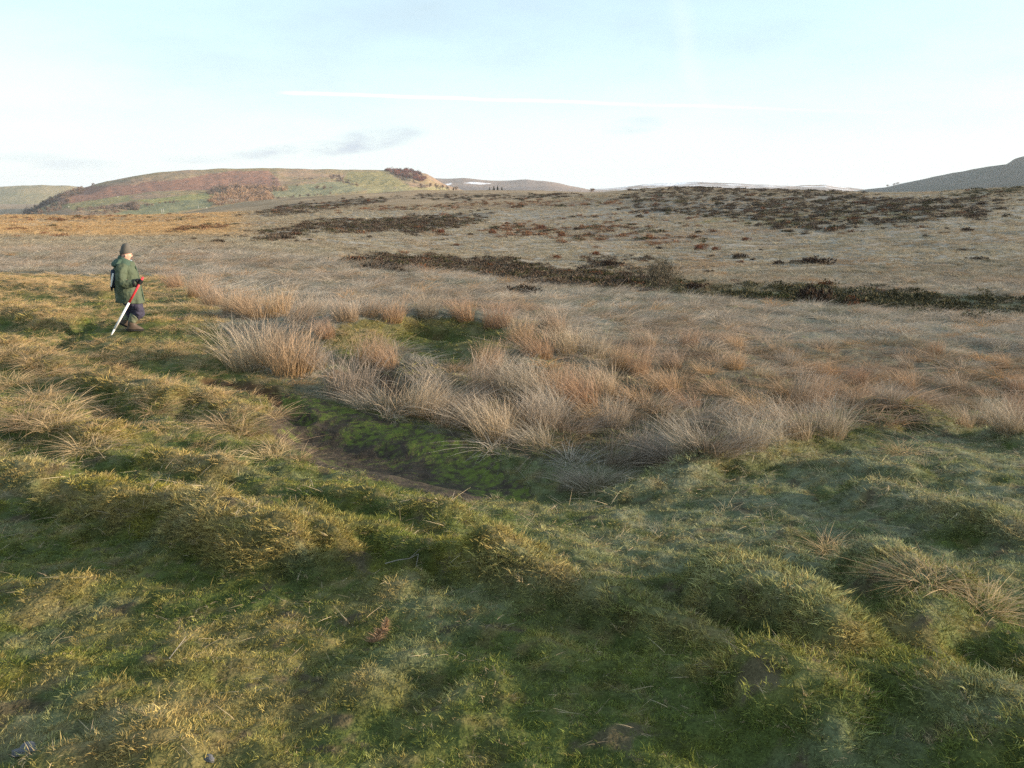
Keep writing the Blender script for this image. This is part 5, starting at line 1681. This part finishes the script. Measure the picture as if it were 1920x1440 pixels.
def ring(u0, u1, v, hw, tilt=0.0, y=0.0):
    """horizontal section of a garment: back edge u0, front edge u1 at height v, half width hw"""
    c = bv((u0 + u1) / 2, v, y)
    a, b = np.array(bv(u0, v)), np.array(bv(u1, v))
    ax = (b - a) / 2
    return (c, (ax[0], 0, ax[2] + tilt * ax[0]), (0, hw, 0))


# knitted hat: tall, domed, with a rolled brim
hat = loft([ring(225.0, 247.4, 474.2, .104, .05), ring(224.8, 247.5, 471.5, .107, .05), ring(225.2, 247.0, 468, .104, .05), ring(226.2, 245.6, 464.4, .097, .04), ring(227.8, 243.6, 460.8, .082, .03), ring(229.8, 241.6, 458.0, .062, .02), ring(232.2, 239.2, 456.2, .034, 0)],
           M_HAT, 'hat', person, 22, 0.002, 1)
loft([ring(224.4, 247.9, 474.8, .106, .05), ring(224.0, 248.3, 473.4, .110, .05), ring(224.0, 248.2, 470.6, .1115, .05), ring(224.5, 247.6, 469.0, .108, .05)], M_HAT, 'brim', hat, 22, 0.001, 3, (False, False))
# scarf at the neck
loft([ring(226, 249, 493, .11), ring(226, 248.5, 490.5, .10, .0), ring(226.5, 248, 488.4, .092, .0), ring(228, 247, 487.0, .08, .0)], M_SCARF, 'scarf', person, 20, 0.004, 2)
# coat: body, collar, hood, sleeves
coat = loft([ring(218.5, 271.0, 566.5, .225, .0), ring(217.6, 270.6, 561, .224), ring(216.0, 268.8, 554, .222), ring(214.8, 266.6, 546, .218), ring(213.8, 264.4, 538, .214), ring(213.0, 262.4, 530, .208), ring(212.6, 261.0, 522, .204),
             ring(212.4, 259.2, 514, .202), ring(212.6, 257.0, 506, .198), ring(213.6, 254.6, 499, .180), ring(217.0, 252.0, 494, .145), ring(222, 249.6, 490.5, .10)],
            M_COAT, 'coat', person, 40, 0.0085, 4, (False, False), True, 2.25)
crease(coat, 0.05)
s = coat.modifiers.new('thick', 'SOLIDIFY'); s.thickness = 0.012; s.offset = -1
loft([ring(215, 251.5, 497, .17, -.05), ring(217.5, 250.8, 492, .15, -.25), ring(221, 249.2, 487.2, .125, -.42), ring(223, 247.6, 483.6, .11, -.5)], M_COATD, 'collar', coat, 24, 0.005, 6, (False, False))
loft([ring(209.6, 229, 502, .12, -.1), ring(208.0, 231, 497.5, .17, -.05), ring(209.2, 232.5, 492, .175, .0), ring(213.5, 232.5, 487.5, .15, .05), ring(219, 231, 484.2, .10, .1)], M_COATD, 'hood', coat, 22, 0.010, 8)
crease(coat.children[-1], 0.05)
limb([bv(230, 496, -.14), bv(227.5, 508, -.215), bv(227.5, 525, -.25), bv(236, 530.0, -.275), bv(249, 528.0, -.31), bv(256.5, 526.0, -.325)], [.085, .092, .084, .078, .066, .056], M_COAT, 'sleeve', coat, 16, 0.0055, 3)
crease(coat.children[-1], 0.04)
limb([bv(231, 496, .14), bv(230, 512, .22), bv(233, 527, .25), bv(246, 529, .22), bv(257, 528, .12)], [.085, .09, .08, .07, .058], M_COAT, 'sleeve', coat, 16, 0.0055, 5)
limb([bv(250, 528.2, -.317), bv(253.4, 527.4, -.322)], [.070, .067], M_GLOVE, 'cuff_strap', coat, 16)
# front closing flap and hem seam of the coat
limb([bv(253.5, 498, -.05), bv(259.5, 515, -.05), bv(262.5, 530, -.05), bv(266.8, 547, -.05), bv(270.4, 564, -.05)], [.012] * 5, M_COATD, 'front_flap', coat, 8)
limb([bv(238, 545, -.214), bv(247, 546, -.210)], [.012, .012], M_COATD, 'pocket_flap', coat, 8)

# trousers, socks, boots: near leg bent at the knee, far leg a step behind
trousers = limb([bv(242, 553, -.08), bv(249, 567, -.09), bv(258.5, 578, -.10), bv(259, 586, -.10), bv(251, 595, -.09)], [.110, .120, .104, .098, .075], M_TROU, 'trouser_leg', person, 18, 0.008, 2)
crease(trousers, 0.05)
limb([bv(239, 555, .10), bv(245, 568, .11), bv(249, 580, .11), bv(243, 590, .10), bv(239, 598, .10)], [.110, .118, .100, .092, .070], M_TROU, 'trouser_leg', person, 18, 0.008, 7)
limb([bv(254, 589.5, -.095), bv(249.5, 596, -.09), bv(247, 603, -.085)], [.090, .078, .060], M_GAIT, 'sock', person, 14, 0.004, 3)
limb([bv(242, 590, .10), bv(238.5, 596, .10), bv(236.5, 602, .10)], [.080, .074, .058], M_GAIT, 'sock', person, 14, 0.004, 5)


def boot(ua, va, tilt, y):
    """a walking boot: shaft, foot and sole; ua, va = ankle in the picture, tilt = heel lift"""
    ax, _, az = bv(ua, va)
    e = bpy.data.objects.new('boot', None)
    ct, st = math.cos(tilt), math.sin(tilt)

    def q(x, z):
        return (ax + x * ct + z * st, y, az - x * st + z * ct)

    def rg(x, z, rx, ry, up=0.0):
        return (q(x, z), (rx * ct, 0, -rx * st), (0, ry, 0))
    V = [((x, z), rx, ry) for (x, z, rx, ry) in ((0.0, 0.06, .058, .052), (0.0, 0.02, .060, .054), (.008, -.03, .072, .054), (.045, -.068, .118, .055), (.055, -.095, .138, .056), (.055, -.104, .139, .057))]
    b = loft([rg(x, z, rx, ry) for (x, z), rx, ry in V], M_BOOT, 'boot', person, 18, 0.002, 2)
    loft([rg(.055, -.102, .144, .060), rg(.055, -.126, .142, .060)], M_SOLE, 'sole', b, 18, 0, 0, (True, True), False)
    return b


boot(246.5, 605.0, 0.05, -.085)
boot(236.5, 600.0, 0.50, .10)

# right hand in a black glove closed round the rod
rod_top = np.array(bv(267.2, 515.8, -.36))
tip = np.array(bv(208, 625, -.36))
tw = to_world(tip)
tip[2] = float(ground_h(tw[:1], tw[1:2])[0]) - pz_ + 0.03
ax_ = unit(rod_top - tip)
rod_len = float(np.linalg.norm(rod_top - tip))
grip = tip + ax_ * (rod_len - 0.095)
side = unit(np.cross(ax_, [0, -1, 0])); fwd = np.cross(side, ax_)
if side[0] > 0: side = -side                       # towards the wrist
if fwd[1] > 0: fwd = -fwd                          # towards the camera
GV = [grip + side * 0.085 - ax_ * 0.01, grip + side * 0.045, grip + side * 0.03 + ax_ * 0.03, grip + side * 0.03 + ax_ * 0.01, grip + side * 0.03 - ax_ * 0.01, grip + side * 0.03 - ax_ * 0.03]
GE = [(0, 1), (1, 2), (1, 3), (1, 4), (1, 5)]
GR = [(.036, .032), (.03, .03), .014, .014, .014, .013]
for k, off in enumerate((.033, .011, -.011, -.032)):
    c = grip + ax_ * off
    i = len(GV)
    r = (.030, .031, .030, .027)[k]
    GV += [c + side * .012 + fwd * r, c - side * r * .95 + fwd * r * .55, c - side * r * 0.95 - fwd * r * .5, c + side * 0.002 - fwd * r * 0.95]
    GE += [(2 + k, i), (i, i + 1), (i + 1, i + 2), (i + 2, i + 3)]
    GR += [.0115, .0110, .0105, .009]
i = len(GV)
GV += [grip + side * .045 - fwd * .028 + ax_ * .022, grip + side * .012 - fwd * .034 + ax_ * .036, grip - side * .012 - fwd * .030 + ax_ * .030]
GE += [(1, i), (i, i + 1), (i + 1, i + 2)]
GR += [.014, .012, .010]
link('glove', skin_mesh('glove', GV, GE, GR, M_GLOVE, 1), person)
GV2 = [np.array(bv(257.5, 528, .115)), np.array(bv(262, 528, .09)), np.array(bv(265.2, 529, .10)), np.array(bv(265.4, 529.8, .085)), np.array(bv(265, 530.8, .07)), np.array(bv(264.2, 531.6, .06)), np.array(bv(263, 526.4, .05))]
link('glove', skin_mesh('glove', GV2, [(0, 1), (1, 2), (1, 3), (1, 4), (1, 5), (1, 6)], [.034, .032, .012, .012, .012, .011, .013], M_GLOVE, 1), person)

# ranging rod: red and white halves, steel-shod point
rod = empty('ranging_rod', tuple(to_world(tip)), THETA)
tag(rod, 'red and white ranging rod held slanting to the turf by the person', 'survey rod')


def rod_piece(name, a, b, r0, r1, mat):
    V, Fc = [], []
    tube(V, Fc, ax_ * a, ax_ * b, r0, r1, 12)
    n = len(V)
    me = bpy.data.meshes.new(name)
    me.from_pydata([tuple(v) for v in V], [], Fc + [tuple(range(11, -1, -1)), tuple(range(12, 24))])
    for p in me.polygons: p.use_smooth = len(p.vertices) == 4
    me.materials.append(mat)
    return link(name, me, rod)


rod_piece('point', -0.03, 0.13, 0.006, 0.016, M_WHITE)
rod_piece('white_section', 0.131, rod_len * 0.565, 0.0185, 0.0185, M_WHITE)
rod_piece('red_section', rod_len * 0.566, rod_len, 0.0187, 0.0187, M_RED)

# bag carried on the back
bag = empty('shoulder_bag', (px_, py_, pz_), THETA)
tag(bag, 'dark navy flat bag with a white strip slung on the person\'s back', 'bag')
loft([ring(210.0, 217, 541, .06), ring(208.6, 218, 533, .12), ring(207.2, 218, 522, .135), ring(206.8, 218, 512, .13), ring(208, 217, 504, .11)], M_NAVY, 'pouch', bag, 18, 0.004, 2, squash=3.0)
limb([bv(212.2, 511, -.125), bv(210.2, 523, -.135), bv(208.2, 537, -.11)], [.016, .017, .012], M_WHITE, 'white_strip', bag, 10, 0, 0, 0.6)
limb([bv(208.6, 534, -.09), bv(209.6, 541, -.08), bv(210.2, 545, -.07)], [.022, .020, .008], M_GLOVE, 'strap_end', bag, 10)

# ------------------------------------------------------------------ air
hz = bpy.data.meshes.new('haze')
bm = bmesh.new(); bmesh.ops.create_cube(bm, size=1); bm.to_mesh(hz); bm.free()
haze = link('haze', hz)
haze.scale = (19000, 10400, 225)
haze.location = (0, 5000, 50)
m, nt, N, L = new_mat('haze')
pv = N('ShaderNodeVolumePrincipled'); pv.inputs['Color'].default_value = (0.86, 0.92, 1.0, 1); pv.inputs['Density'].default_value = 0.000055; pv.inputs['Anisotropy'].default_value = 0.1
mo = N('ShaderNodeOutputMaterial'); L(pv.outputs[0], mo.inputs['Volume'])
hz.materials.append(m)
tag(haze, 'thin pale winter haze filling the air over the moor', 'haze', None, 'stuff')
